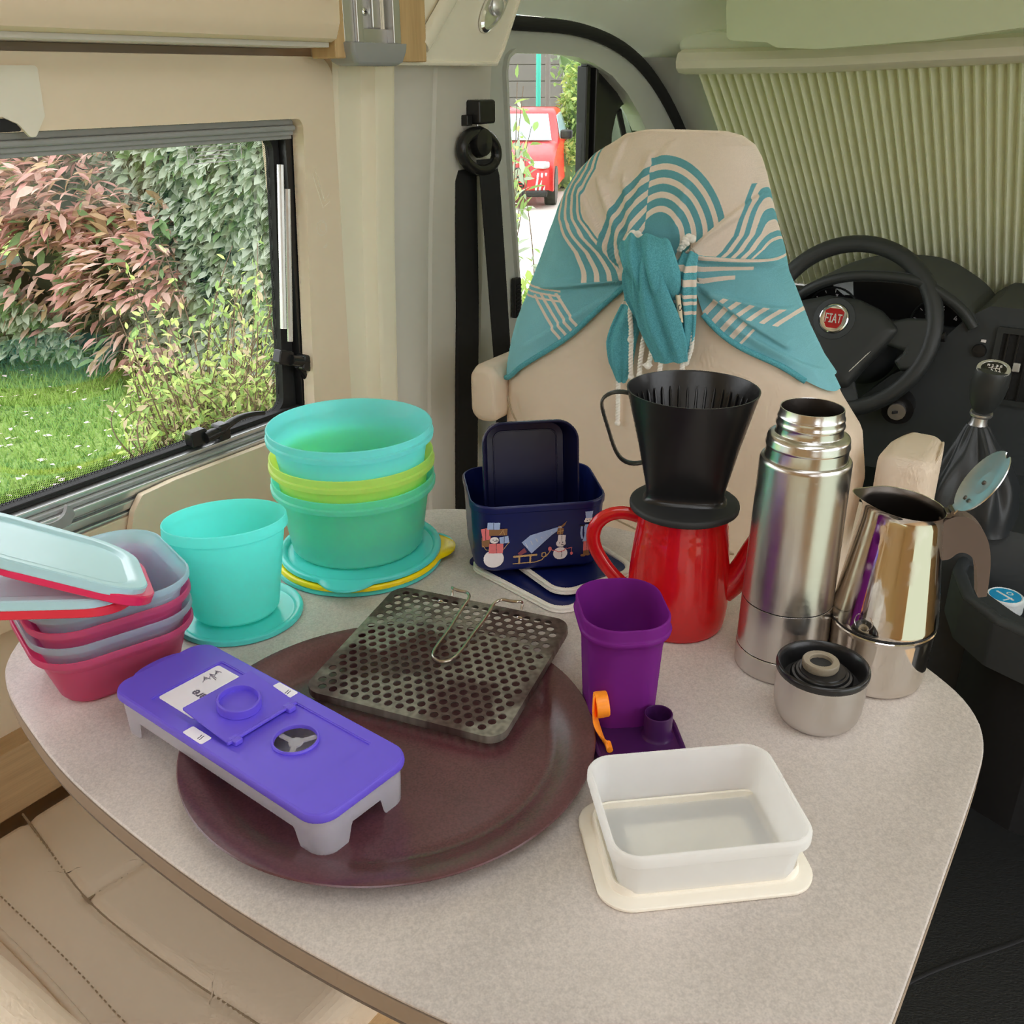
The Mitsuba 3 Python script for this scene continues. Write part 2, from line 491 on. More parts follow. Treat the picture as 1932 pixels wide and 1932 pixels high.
N = 520
sp = np.linspace(0, per, N, endpoint=False)
C = np.vstack([Lp, Lp[:1]])
px_ = np.interp(sp, seg, C[:, 0]); py_ = np.interp(sp, seg, C[:, 1])
zb = np.array([leg_drop(a, b) for a, b in zip(px_, py_)])
inw = np.c_[px_, py_] * 0
ctr = np.c_[np.clip(px_, -La + 0.02, La - 0.02), np.clip(py_, -Lb + 0.02, Lb - 0.02)]
nn = np.c_[px_, py_] - ctr
nn /= np.linalg.norm(nn, axis=1, keepdims=True) + 1e-9
tap = (0.041 - zb) * 0.045
rings = [np.c_[np.c_[px_, py_] - nn * 0.0005, np.full(N, 0.041)], np.c_[np.c_[px_, py_] - nn * tap[:, None] * 0.5, (0.041 + zb) / 2], np.c_[np.c_[px_, py_] - nn * tap[:, None], zb],
         np.c_[np.c_[px_, py_] - nn * (tap[:, None] + 0.0016), zb], np.c_[np.c_[px_, py_] - nn * 0.0021, np.full(N, 0.041)]]
add(ik + '__leg_skirt', xf(loft(rings[::-1], False, False), Mi), 'frost_thin', 40)
lid2 = vessel('rr', La, Lb, 0.020, [(0.002, 0.0395), (0.0, 0.0395), (-0.0003, 0.041), (0.0, 0.0445), (0.0008, 0.0462), (0.0025, 0.047), (Lb - 0.004, 0.047)], 9)
rec = sg.box(-0.106, -0.0375, 0.096, 0.0375).buffer(0.002)
flat = sg.Polygon(rr(La - 0.0024, Lb - 0.0024, 0.0178, 9))
win = sg.Point(-0.052, -0.004).buffer(0.0185, quad_segs=16)
rim = lid2.vertices
lp = loft([np.c_[rr(La - i, Lb - i, 0.020 - i * 0.8, 9), np.full(40, z)] for i, z in ((0.0022, 0.0395), (0.0, 0.0393), (-0.0004, 0.041), (0.0, 0.0445), (0.0008, 0.0462), (0.0026, 0.047), (0.0026, 0.0395))], False, False)
top = mv(poly(flat.difference(rec), 0.0016), (0, 0, 0.0454))
recw = mv(poly(rec.difference(rec.buffer(-0.0012)), 0.0022), (0, 0, 0.0443))
recf = mv(poly(rec.difference(win), 0.0012), (0, 0, 0.0440))
tabp = mv(poly(sg.Point(0, 0).buffer(1, quad_segs=16), 0.0016), (0, 0, 0.042))
tabp.vertices[:, 0] = tabp.vertices[:, 0] * 0.011 + La - 0.002
tabp.vertices[:, 1] = tabp.vertices[:, 1] * 0.028
lk = add(ik + '__lid', xf(cat_([lp, top, recw, recf, tabp]), Mi), 'lilac', 25)
wring = mv(lathe([(0.0182, 0.0), (0.0202, 0.0), (0.0205, 0.002), (0.0198, 0.0034), (0.0186, 0.0034), (0.0182, 0.002), (0.0182, 0.0)], 48, False, False), (-0.052, -0.004, 0.0445))
add(lk + '__window_ring', xf(wring, Mi), 'lilac')
star = sg.Point(0, 0).buffer(0.0062).union(sg.box(-0.0022, 0, 0.0022, 0.018)).union(shapely.affinity.rotate(sg.box(-0.0022, 0, 0.0022, 0.018), 120, origin=(0, 0))).union(shapely.affinity.rotate(sg.box(-0.0022, 0, 0.0022, 0.018), 240, origin=(0, 0)))
add(lk + '__window_star', xf(mv(poly(star, 0.0014), (-0.052, -0.004, 0.0425), 35), Mi), 'frost_thin')
# flap folded open, with the round stopper cup
fl = sg.box(0.0, -0.0355, 0.062, 0.0355).buffer(0.0015)
fm = mat4((-0.014, 0, 0.0485), 0, -6.5)
flap = add(lk + '__flap', xf(cat_([xf(poly(fl, 0.0014), fm),
                                   xf(tube(np.array([(0.0, -0.037, 0.0006), (0.0, 0.037, 0.0006)]), 0.0017, 10), fm)]), Mi), 'lilac', 25)
cup = lathe([(0.0, 0.0), (0.0185, 0.0), (0.0195, 0.001), (0.0195, 0.0085), (0.0188, 0.0095), (0.0172, 0.0095), (0.0167, 0.0085), (0.0167, 0.0040), (0.0, 0.0040)], 48)
add(flap + '__stopper_cup', xf(xf(mv(cup, (0.031, 0.001, 0.0012)), fm), Mi), 'lilac')
for s in (-1, 1):
    add(lk + '__hinge', xf(mv(rbox(0.005, 0.0042, 0.0052, 0.0016, 0.0012), (-0.0145, s * 0.029, 0.0455)), Mi), 'lilac')
# white stickers with print
st = add(ik + '__sticker', xf(mv(poly(rpoly([(-0.028, -0.034), (0.026, -0.034), (0.026, 0.032), (-0.028, 0.032)], 0.003), 0.0003), (0.070, 0.0, 0.0453)), Mi), 'sticker')
add(st + '__print', xf(mv(meshkit.text_mesh('are', 0.0085, 0.0003, True), (0.0600, 0.003, 0.0457)), Mi), 'print_grey')
rng = random.Random(4)
sq = []
for k in range(9):
    x0, y0 = 0.083 - 0.0013 * (k % 3), -0.028 + 0.0022 * k
    sq.append(tube(np.array([(x0 + 0.004 * math.sin(k), y0, 0.0458), (x0 + 0.007, y0 + 0.002 * math.cos(k * 2), 0.0458), (x0 + 0.003, y0 + 0.003, 0.0458)]), 0.00035, 5))
add(st + '__print', xf(cat_(sq), Mi), 'print_grey')
for s, x0, tr in ((1, 0.0185, 0), (-1, 0.0115, 1)):
    k = add(ik + '__sticker', xf(mv(poly(rpoly([(-0.0135, -0.0055), (0.0135, -0.0055), (0.0135, 0.0055), (-0.0135, 0.0055)], 0.0018), 0.0003), (x0, s * 0.0445, 0.047)), Mi), 'sticker')
    add(k + '__print', xf(cat_([mv(box(-0.0005, 0.0005, -0.0030, 0.0030, 0, 0.0002, 0.00005), (x0 - 0.004 - 0.0025 * j, s * 0.0445, 0.0472), 14) for j in range(2)]), Mi), 'print_grey')

# ---------------------------------------------------------------- stack of pink and ice-blue boxes on the left
PB = [(0.055, 0.0), (0.026, 0.0), (0.0225, 0.002), (0.0195, 0.006), (0.0085, 0.044), (0.0070, 0.0455), (0.0012, 0.0525), (0.0, 0.0545), (0.0, 0.0595), (0.0004, 0.0603), (0.0013, 0.0606), (0.0020, 0.0600), (0.0024, 0.0560), (0.0090, 0.0462), (0.0102, 0.0440), (0.0210, 0.0080), (0.0240, 0.0040), (0.028, 0.0022), (0.055, 0.0022)]
bx = (0.462, 0.826)
for k, (z, m, l) in enumerate(((0.0005, 'pink_thin', 'clear pink plastic box, lowest of the left stack, standing on the table'), (0.0172, 'ice_thin', 'clear ice blue plastic box nested between two pink boxes in the left stack'),
                               (0.0339, 'pink_thin', 'clear pink plastic box nested just below the top blue box of the left stack'), (0.0506, 'ice_thin', 'clear ice blue plastic box on top of the left stack with lids leaning in it'))):
    key = add('storage_box', mv(vessel('rr', 0.0785, 0.083, 0.046, PB, 10), (bx[0] + 0.0006 * k, bx[1] - 0.0008 * k, TT + z), 72 - 90), m, 40)
    lab(key, l, 'box', 'nested pink and blue boxes')
# four lids leaning in the uppermost box
LP = [(0.070, 0.0012), (0.017, 0.0012), (0.0145, 0.0008), (0.0130, 0.0036), (0.0105, 0.0042), (0.0075, 0.0040), (0.0060, -0.0030), (0.0012, -0.0036), (0.0, -0.0026), (0.0, 0.0050), (0.0012, 0.0062), (0.0080, 0.0062), (0.0110, 0.0060), (0.0142, 0.0053), (0.0160, 0.0030), (0.018, 0.0026), (0.070, 0.0026)]
LID = vessel('rr', 0.083, 0.0785, 0.044, LP, 10)


def lidpose(c, az, elv, roll):
    a, b, g = map(math.radians, (az, elv, roll))
    L = np.array([math.cos(b) * math.cos(a), math.cos(b) * math.sin(a), math.sin(b)])
    h = np.cross([0, 0, 1], L); h /= np.linalg.norm(h)
    n = np.cross(L, h)
    S = math.cos(g) * h + math.sin(g) * n
    M = np.eye(4); M[:3, 0], M[:3, 1], M[:3, 2], M[:3, 3] = L, S, np.cross(L, S), c
    return M


for c, e, g, m, l in (((0.4196, 0.813, 0.871), 29.0, 8.7, 'ice_lid', 'ice blue square lid on top of the lids leaning in the left stack'), ((0.4235, 0.8103, 0.8612), 29.0, 8.7, 'pink_lid', 'pink lid directly under the top blue lid leaning in the left stack'),
                      ((0.4040, 0.829, 0.8480), 11.0, 6.0, 'ice_lid', 'ice blue lid lying flatter, third lid down in the left stack'), ((0.4062, 0.8282, 0.8385), 11.0, 6.0, 'red_lid', 'red lid lowest of the four lids, resting on the rim of the left stack')):
    lab(add('box_lid', xf(LID, lidpose(c, 147, e, g)), m, 40), l, 'lid', 'lids leaning in the left stack')

# ---------------------------------------------------------------- tall turquoise beaker on its lid
cx, cy = 0.6046, 0.795


def lidround(r, tabs, z0=0.0, n=96, tabw=0.030, tabo=0.016):
    prof = [(0, 0.0012), (r - 0.012, 0.0012), (r - 0.0095, 0.0002), (r - 0.002, 0.0), (r, 0.0012), (r + 0.0004, 0.0045), (r - 0.0006, 0.0066), (r - 0.0025, 0.0072), (r - 0.006, 0.0068), (r - 0.0085, 0.0052), (r - 0.0100, 0.0030), (r - 0.013, 0.0026), (0, 0.0026)]
    rings = []
    t = np.arange(n) * 2 * np.pi / n
    for rad, z in prof:
        rr_ = np.full(n, rad, float)
        if rad > r - 0.0025 and z < 0.005:
            for a in tabs:
                d = np.abs((t - math.radians(a) + np.pi) % (2 * np.pi) - np.pi) * r
                rr_ = rr_ + tabo * np.clip(1 - (d / tabw) ** 2, 0, 1) ** 1.2
        rings.append(np.c_[np.maximum(rr_, 1e-5) * np.cos(t), np.maximum(rr_, 1e-5) * np.sin(t), np.full(n, z)])
    return mv(loft(rings), (0, 0, z0))


def oval(prof, n=72):
    return loft([np.c_[el(max(a, 1e-5), max(b, 1e-5), n), np.full(n, z)] for a, b, z in prof])


lab(add('round_lid', mv(lidround(0.0715, []), (0.6055, 0.7925, TT + 0.0005)), 'cyan_lid', 45), 'round turquoise lid under the tall turquoise beaker', 'lid')
H = 0.122
pb = [(0, 0, 0.0075), (0.040, 0.037, 0.0075), (0.0455, 0.042, 0.0085), (0.0480, 0.0440, 0.012), (0.0630, 0.0485, H - 0.016), (0.0655, 0.0495, H - 0.0135), (0.0675, 0.0512, H - 0.012), (0.0672, 0.0510, H - 0.007), (0.0665, 0.0505, H - 0.006), (0.0668, 0.0506, H - 0.001), (0.0662, 0.0500, H), (0.0652, 0.0490, H), (0.0648, 0.0487, H - 0.002), (0.0615, 0.0470, H - 0.016), (0.0465, 0.0425, 0.012), (0.043, 0.039, 0.0095), (0, 0, 0.0092)]
lab(add('beaker', mv(oval(pb), (cx, cy, TT), 141.5), 'cyan_thin', 45), 'tall turquoise plastic beaker standing left of the big nested bowls', 'beaker')

# ---------------------------------------------------------------- three nested bowls on three lids
sx, sy = 0.795, 0.782
for k, (x, y, r, tabs, z, m, l) in enumerate(((0.789, 0.777, 0.1065, (-36,), 0.0005, 'cyan_lid', 'turquoise round lid lying lowest under the yellow lid and the big bowls'), (0.786, 0.772, 0.1045, (-48,), 0.0080, 'yellow_lid', 'yellow round lid between two turquoise lids under the big bowls'),
                                              (0.7865, 0.7700, 0.1010, (212,), 0.0155, 'cyan_lid', 'turquoise round lid directly under the big turquoise bowls'))):
    lab(add('bowl_lid', mv(lidround(r, tabs, 0, 120, 0.034, 0.017), (x, y, TT + z)), m, 45), l, 'lid', 'lids under the bowls')


def bowl(z0, h=0.096, r=0.1005):
    return [(0, z0), (0.074, z0), (0.0795, z0 + 0.0012), (0.0825, z0 + 0.005), (r - 0.008, z0 + h - 0.022), (r - 0.0055, z0 + h - 0.0165), (r + 0.0005, z0 + h - 0.0155), (r + 0.0010, z0 + h - 0.010), (r - 0.0012, z0 + h - 0.0085), (r - 0.0004, z0 + h - 0.001), (r - 0.0010, z0 + h), (r - 0.0022, z0 + h), (r - 0.0028, z0 + h - 0.002), (r - 0.0075, z0 + h - 0.018), (r - 0.0098, z0 + h - 0.023), (0.0810, z0 + 0.006), (0.078, z0 + 0.0030), (0.073, z0 + 0.002), (0, z0 + 0.002)]


for z, m, l in ((0.0190, 'green_thin', 'turquoise round bowl, lowest of the three nested bowls'), (0.0465, 'yellow_thin', 'yellow round bowl nested between two turquoise bowls'), (0.0820, 'cyan_light', 'turquoise round bowl nested on top in the yellow bowl')):
    lab(add('round_bowl', mv(lathe(bowl(z), 96), (sx, sy, TT)), m, 45), l, 'bowl', 'three nested bowls')

# ---------------------------------------------------------------- navy boxes and their lids
NL = [(0.06, 0.0012), (0.0100, 0.0012), (0.008, 0.0), (0.0012, 0.0), (0.0, 0.0012), (0.0, 0.0050), (0.0010, 0.0062), (0.006, 0.0064), (0.0085, 0.0058), (0.0105, 0.0034), (0.012, 0.003), (0.06, 0.003)]


def navylid(a, b, r, x, y, z, rz, label):
    k = newkey('navy_lid')
    lab(k, label, 'lid', 'navy lids with white rims')
    add(k + '__panel', mv(vessel('rr', a - 0.0085, b - 0.0085, r - 0.006, [(0.05, 0.0014), (0.0, 0.0014), (-0.0014, 0.003), (-0.0014, 0.0046), (0.0008, 0.0052), (0.004, 0.0042), (0.006, 0.0040), (0.05, 0.0040)], 8), (x, y, TT + z), rz), 'navy', 40)
    ringp = ((0.009, 0.0006), (0.0012, 0.0), (0.0, 0.0010), (0.0002, 0.0030), (0.0014, 0.0036), (0.0004, 0.0044), (0.0004, 0.0066), (0.0014, 0.0074), (0.0050, 0.0074), (0.0068, 0.0064), (0.0072, 0.0044), (0.009, 0.0006))
    add(k + '__white_rim', mv(loft([np.c_[rr(a - i, b - i, r - 0.8 * i, 8), np.full(36, zz)] for i, zz in ringp], False, False), (x, y, TT + z), rz), 'white_rim', 40)
    tb = mv(poly(sg.Point(0, 0).buffer(1, quad_segs=12), 0.0022), (0, 0, 0.001))
    tb.vertices[:, 0] = tb.vertices[:, 0] * 0.014 + a - 0.003
    tb.vertices[:, 1] = tb.vertices[:, 1] * 0.022 + b * 0.55
    add(k + '__tab', mv(tb, (x, y, TT + z), rz), 'navy', 30)
    return k


navylid(0.085, 0.069, 0.026, 0.889, 0.549, 0.0005, 77, 'navy lid with white rim lying on the table, lower and larger of the two')
navylid(0.0835, 0.060, 0.026, 0.9140, 0.5515, 0.0085, 67, 'smaller navy lid with white rim directly under the printed navy box')
NX, NY, NR, NZ0, NH = 0.9075, 0.5905, 132.7, 0.0168, 0.0885
nk = newkey('printed_box')
lab(nk, 'navy blue plastic box with snowmen and toy soldier print holding a smaller box', 'box')
NA, NB = 0.0822, 0.0658
PN = [(0.045, 0.0), (0.010, 0.0), (0.0065, 0.002), (0.0045, 0.006), (0.0016, NH - 0.010), (0.0, NH - 0.0085), (-0.0004, NH - 0.003), (0.0002, NH - 0.0008), (0.0012, NH), (0.0026, NH - 0.0005), (0.0034, NH - 0.010), (0.0066, 0.008), (0.010, 0.003), (0.045, 0.0025)]
Mn = onz(NX, NY, NZ0, NR)
add(nk + '__body', xf(vessel('rr', NA, NB, 0.030, PN, 9), Mn), 'navy', 40)
slope = (0.0045 - 0.0016) / (NH - 0.016)
Mf = Mn @ frame((0, NB - 0.0045 + 0.0002, 0.006), (-1, 0, 0), (0, slope, 1.0))
SX, SY = 0.150 / 1180, 0.0895 / 640


def Q(*pts):
    return [((u - 785) * SX, (1470 - v) * SY - 0.005) for u, v in pts]


def pr(shape, mat, lift=0.0003, key='print'):
    g = shape if hasattr(shape, 'geom_type') else sg.Polygon(shape)
    add(nk + '__' + key, xf(mv(poly(g, 0.0003), (0, 0, lift)), Mf), mat, False)


def circ(u, v, r, sxy=1.0):
    p = sg.Point(0, 0).buffer(1, quad_segs=10)
    return shapely.affinity.translate(shapely.affinity.scale(p, r * SX, r * SX * sxy), *Q((u, v))[0])


def line(pts, w):
    return sg.LineString(Q(*pts)).buffer(w)


def rect(u0, v0, u1, v1, rot=0):
    g = sg.Polygon(Q((u0, v0), (u1, v0), (u1, v1), (u0, v1)))
    return shapely.affinity.rotate(g, rot)


pr(circ(341, 1335, 96, 0.98), 'print_white')
pr(shapely.union_all([rect(230, 1128, 305, 1215, 0)]), 'print_brown'); pr(rect(232, 1038, 308, 1148, 8), 'print_pink', 0.0005)
pr(rect(300, 1050, 470, 1112, -2), 'print_brown', 0.0006); pr(rect(284, 988, 402, 1052, -5), 'print_blue', 0.0007)
pr(circ(348, 1155, 42, 0.8), 'print_white', 0.0007); pr(rect(398, 1125, 484, 1190, 8), 'print_blue', 0.0008); pr(rect(296, 1188, 430, 1280, -3), 'print_pink', 0.0009)
pr(shapely.union_all([circ(336, 1150, 4), circ(366, 1150, 4), line([(345, 1165), (380, 1158)], 0.0003), line([(365, 1190), (365, 1278)], 0.0002), line([(342, 990), (342, 1050)], 0.0002), line([(266, 1040), (268, 1146)], 0.0002), line([(440, 1126), (440, 1188)], 0.0002)]), 'print_dark', 0.0013)
pr(shapely.union_all([line([(240, 1200), (270, 1240), (300, 1245)], 0.0003), line([(430, 1250), (470, 1200), (490, 1180)], 0.0003), line([(400, 1100), (430, 1060), (445, 1112)], 0.0003)]), 'print_tan', 0.0012)
# sledge with the felled tree
pr(Q((606, 1195), (690, 1130), (985, 1062), (990, 1075), (880, 1150), (700, 1308)), 'print_blue', 0.0004)
pr(Q((568, 1298), (632, 1248), (655, 1290), (590, 1320)), 'print_maroon', 0.0006)
pr(Q((975, 1062), (1032, 1016), (1010, 1058), (985, 1078)), 'print_brown', 0.0006)
pr(shapely.union_all([line([(535, 1328), (745, 1322)], 0.0013), line([(585, 1328), (582, 1395)], 0.0011), line([(690, 1326), (688, 1395)], 0.0011), line([(524, 1396), (740, 1393), (800, 1375), (840, 1330), (830, 1305), (800, 1310), (800, 1345), (840, 1345), (880, 1295)], 0.0005)]), 'print_tan', 0.0007)
pr(shapely.union_all([line([(640 + 50 * k, 1200 - 16 * k), (665 + 45 * k, 1250 - 28 * k)], 0.00025) for k in range(6)]), 'print_white', 0.0008)
# little snowman with parcels
pr(shapely.union_all([circ(976, 1325, 68, 0.95), circ(980, 1228, 46, 0.8)]), 'print_white', 0.0005)
pr(rect(950, 1148, 1022, 1208, -5), 'print_white', 0.0006); pr(rect(942, 1080, 1000, 1140, -6), 'print_brown', 0.0006)
pr(shapely.union_all([line([(968, 1082), (972, 1140)], 0.00035), line([(944, 1112), (1000, 1106)], 0.00035), line([(965, 1078), (950, 1060), (985, 1060), (968, 1078)], 0.0003)]), 'print_tan', 0.0009)
pr(shapely.union_all([circ(966, 1222, 5), circ(996, 1218, 5), circ(988, 1312, 5), circ(990, 1333, 5), circ(989, 1352, 5), line([(985, 1238), (1028, 1252)], 0.0004), line([(985, 1150), (988, 1206)], 0.0002)]), 'print_dark', 0.0010)
pr(shapely.union_all([line([(920, 1290), (960, 1308), (1010, 1300), (1030, 1275)], 0.0004), circ(874, 1272, 17, 1.3), line([(880, 1280), (912, 1292)], 0.0004), line([(1040, 1280), (1085, 1272), (1080, 1310)], 0.0003), circ(1084, 1330, 13, 1.3)]), 'print_pink', 0.0011)
# toy soldier
pr(Q((1203, 940), (1277, 936), (1270, 1002), (1212, 1002)), 'print_blue', 0.0005); pr(shapely.union_all([rect(1205, 1000, 1272, 1040), circ(1206, 1028, 12), circ(1272, 1022, 12)]), 'print_white', 0.0006)
pr(shapely.union_all([Q and sg.Polygon(Q((1196, 1062), (1284, 1060), (1278, 1170), (1300, 1218), (1185, 1224), (1204, 1165))), line([(1176, 1075), (1172, 1150), (1182, 1190)], 0.0012)]), 'print_blue', 0.0005)
pr(shapely.union_all([rect(1196, 1224, 1225, 1315), rect(1228, 1222, 1256, 1312)]), 'print_pink', 0.0006); pr(shapely.union_all([rect(1198, 1312, 1226, 1358), rect(1228, 1310, 1252, 1350), circ(1196, 1360, 24, 0.6), circ(1240, 1352, 24, 0.6)]), 'print_brown', 0.0007)
pr(shapely.union_all([circ(1225, 1022, 4), circ(1250, 1020, 4), line([(1214, 1044), (1262, 1042)], 0.0006), line([(1160, 1068), (1196, 1066)], 0.0010), line([(1280, 1062), (1305, 1060)], 0.0010)]), 'print_dark', 0.0009)
# smaller box standing on end in it, open side towards the table
sk = newkey('small_navy_box')
lab(sk, 'smaller dark navy box standing on end inside the printed navy box', 'box')
PS = [(0.05, 0.0), (0.0120, 0.0), (0.0085, 0.002), (0.0065, 0.006), (0.0016, 0.042), (0.0, 0.0435), (0.0, 0.049), (0.0010, 0.0500), (0.0022, 0.0495), (0.0038, 0.043), (0.0085, 0.008), (0.0110, 0.0035), (0.018, 0.0026), (0.0185, 0.0034), (0.0195, 0.0034), (0.020, 0.0026), (0.05, 0.0026)]
Ms = onz(NX, NY, NZ0 + 0.004, NR) @ mat4((0.004, -0.004, 0.083), 0) @ frame((0, 0, 0), (-1, 0, 0), (0, -0.16, 1.0)) @ mat4((0, 0, -0.022))
add(sk, xf(vessel('rr', 0.0585, 0.0815, 0.026, PS, 9), Ms), 'navy_dark', 40)

# ---------------------------------------------------------------- red enamel coffee pot and black dripper
pk = newkey('coffee_pot')
lab(pk, 'red enamel coffee pot standing under the black coffee dripper', 'coffee pot')
PX, PY = 0.8725, 0.3735
add(pk + '__body', mv(lathe([(0, 0.0), (0.0480, 0.0), (0.0510, 0.0010), (0.0528, 0.0045), (0.0545, 0.014), (0.0556, 0.030), (0.0550, 0.055), (0.0532, 0.080), (0.0508, 0.103), (0.0494, 0.113), (0.0486, 0.1175), (0.0488, 0.1200), (0.0482, 0.1225), (0.0476, 0.130), (0.0480, 0.1375), (0.0478, 0.1395), (0.0465, 0.140), (0.0458, 0.138), (0.0462, 0.125), (0.049, 0.10), (0.053, 0.03), (0.049, 0.004), (0, 0.003)], 96), (PX, PY, TT + 0.0003)), 'red_enamel', 60)
Mp = onz(PX, PY, 0, 114)
hp = smooth_path([(0.0475, 0, 0.1255), (0.062, 0, 0.1285), (0.080, 0, 0.1245), (0.0935, 0, 0.1105), (0.0955, 0, 0.092), (0.086, 0, 0.070), (0.073, 0, 0.053), (0.054, 0, 0.036)], 40)
add(pk + '__handle', xf(tube(hp, None, 12, flat=(0.0078, 0.0048), up=(0, 1, 0)), Mp), 'red_enamel', 60)
Mq = onz(PX, PY, 0, -66)
spth = smooth_path([(0.048, 0, 0.046), (0.060, 0, 0.058), (0.070, 0, 0.078), (0.080, 0, 0.106), (0.092, 0, 0.126)], 30)
add(pk + '__spout', xf(tube(spth, np.linspace(0.017, 0.0085, 30), 16, up=(0, 1, 0)), Mq), 'red_enamel', 60)

dk = newkey('coffee_dripper')
lab(dk, 'black plastic coffee filter cone with handle on top of the red pot', 'coffee filter')
DZ = 0.1402
dprof = [(0.030, 0.0), (0.0560, 0.0), (0.0578, 0.0012), (0.0582, 0.004), (0.0578, 0.0068), (0.0560, 0.0082), (0.050, 0.0092), (0.040, 0.0100), (0.012, 0.0104), (0.010, 0.008), (0.030, 0.0)]
Md = onz(PX, PY, DZ, 114)
add(dk + '__base_plate', xf(lathe(dprof, 72, False, False), Md), 'black_matte', 50)
HD = 0.1320
sec = []
for t, (a, b, z) in enumerate(((0.0445, 0.0265, 0.0095), (0.0420, 0.0235, 0.0115), (0.0410, 0.0222, 0.0150), (0.0410, 0.0225, 0.0210), (0.0520, 0.0420, 0.072), (0.0668, 0.0664, HD - 0.001), (0.0670, 0.0668, HD), (0.0656, 0.0654, HD), (0.0652, 0.0650, HD - 0.0015), (0.0500, 0.0400, 0.070), (0.0385, 0.0200, 0.021), (0.0370, 0.0180, 0.014))):
    k = 3.2 if t in (0, 1, 2, 3, 10, 11) else (2.4 if t in (4, 9) else 2.0)
    th = np.arange(96) * 2 * np.pi / 96
    c, s = np.cos(th), np.sin(th)
    sec.append(np.c_[a * np.sign(c) * np.abs(c) ** (2 / k), b * np.sign(s) * np.abs(s) ** (2 / k), np.full(96, z)])
add(dk + '__cone', xf(loft(sec, False, True), Md), 'black_plastic', 50)
for i in range(40):
    t = 2 * math.pi * (i + .5) / 40
    p = []
    for z in (0.117, 0.112, 0.072, 0.045):
        f = (z - 0.070) / (HD - 0.070) if z >= 0.07 else 0
        g = (0.070 - z) / 0.049 if z < 0.07 else 0
        a = 0.0500 + (0.0652 - 0.0500) * f - (0.0115) * g; b = 0.0400 + (0.0650 - 0.0400) * f - 0.020 * g
        p.append((a * math.cos(t) * 0.992, b * math.sin(t) * 0.992, z))
    add(dk + '__rib', xf(tube(np.array(p), np.array([0.0004, 0.0014, 0.0016, 0.0016]), 6), Md), 'black_plastic', 40)
hp = smooth_path([(0.064, 0, 0.1235), (0.071, 0, 0.1245), (0.083, 0, 0.1225), (0.0915, 0, 0.1145), (0.0905, 0, 0.103), (0.083, 0, 0.080), (0.076, 0, 0.061), (0.067, 0, 0.0495), (0.056, 0, 0.0465), (0.0460, 0, 0.0485)], 50)
add(dk + '__handle', xf(tube(hp, None, 10, flat=(0.0017, 0.0058), up=(0, 1, 0)), Md), 'black_plastic', 60)

# ---------------------------------------------------------------- steel thermos, its cup and stopper
tk2 = newkey('thermos')
lab(tk2, 'brushed steel thermos flask without its cap between red pot and moka pot', 'thermos')
TX, TY = 0.8555, 0.2465
add(tk2 + '__body', mv(lathe([(0, 0.0), (0.0425, 0.0), (0.0448, 0.0008), (0.0458, 0.003), (0.0458, 0.0240), (0.0450, 0.0246), (0.0447, 0.0252), (0.0455, 0.0258), (0.0450, 0.0790), (0.0443, 0.0795), (0.0443, 0.0800), (0.0449, 0.0805), (0.0428, 0.2260), (0.0426, 0.2285), (0.0415, 0.2305), (0.0392, 0.2312), (0.0385, 0.2306)], 96, True, False), (TX, TY, TT + 0.0003)), 'steel_brushed', 40)
for z_, r_ in ((0.0249, 0.0453), (0.0798, 0.0448)):
    add(tk2 + '__seam', mv(lathe([(r_ - 0.0006, z_ - 0.0005), (r_, z_ - 0.0004), (r_, z_ + 0.0004), (r_ - 0.0006, z_ + 0.0005)], 72, False, False), (TX, TY, TT)), 'rubber', 40)
add(tk2 + '__neck', mv(lathe([(0.0386, 0.2300), (0.0380, 0.2420), (0.0388, 0.2432), (0.0390, 0.2448), (0.0384, 0.2462), (0.0382, 0.2500), (0.0374, 0.2530), (0.0345, 0.2548), (0.0318, 0.2552), (0.0308, 0.2562), (0.0306, 0.2620), (0.0314, 0.2632), (0.0316, 0.2650), (0.0309, 0.2664), (0.0304, 0.2690), (0.0308, 0.2706), (0.0306, 0.2722), (0.0296, 0.2740), (0.0290, 0.2800), (0.0284, 0.2803), (0.0280, 0.2798)], 96, False, False), (TX, TY, TT)), 'steel_plain', 50)
add(tk2 + '__inside', mv(lathe([(0.0280, 0.2799), (0.0275, 0.2700), (0.0270, 0.24), (0.036, 0.20), (0.038, 0.02), (0, 0.015)], 64, False, True), (TX, TY, TT)), 'steel_inside', 50)
ck = newkey('thermos_cup')
lab(ck, 'small steel thermos cup with black rim standing before the thermos', 'cup')
CX, CY = 0.7815, 0.1838
add(ck + '__shell', mv(lathe([(0, 0), (0.0265, 0.0), (0.0305, 0.0012), (0.0350, 0.0052), (0.0384, 0.0115), (0.0402, 0.0190), (0.0410, 0.0290), (0.0414, 0.0560), (0.0402, 0.0560), (0.0398, 0.03), (0.036, 0.012), (0.025, 0.003), (0, 0.002)], 80), (CX, CY, TT + 0.0003)), 'steel_brushed', 50)
add(ck + '__rim', mv(lathe([(0.0416, 0.0545), (0.0424, 0.0560), (0.0426, 0.0595), (0.0420, 0.0615), (0.0404, 0.0622), (0.0386, 0.0612), (0.0366, 0.0560), (0.0352, 0.0480), (0.0345, 0.0440), (0.002, 0.0430), (0.002, 0.0400), (0.0380, 0.0410), (0.0395, 0.054), (0.0416, 0.0545)], 80, False, False), (CX, CY, TT)), 'black_plastic', 50)
sk2 = newkey('stopper')
lab(sk2, 'black screw stopper with grey ring lying in the thermos cup', 'stopper')
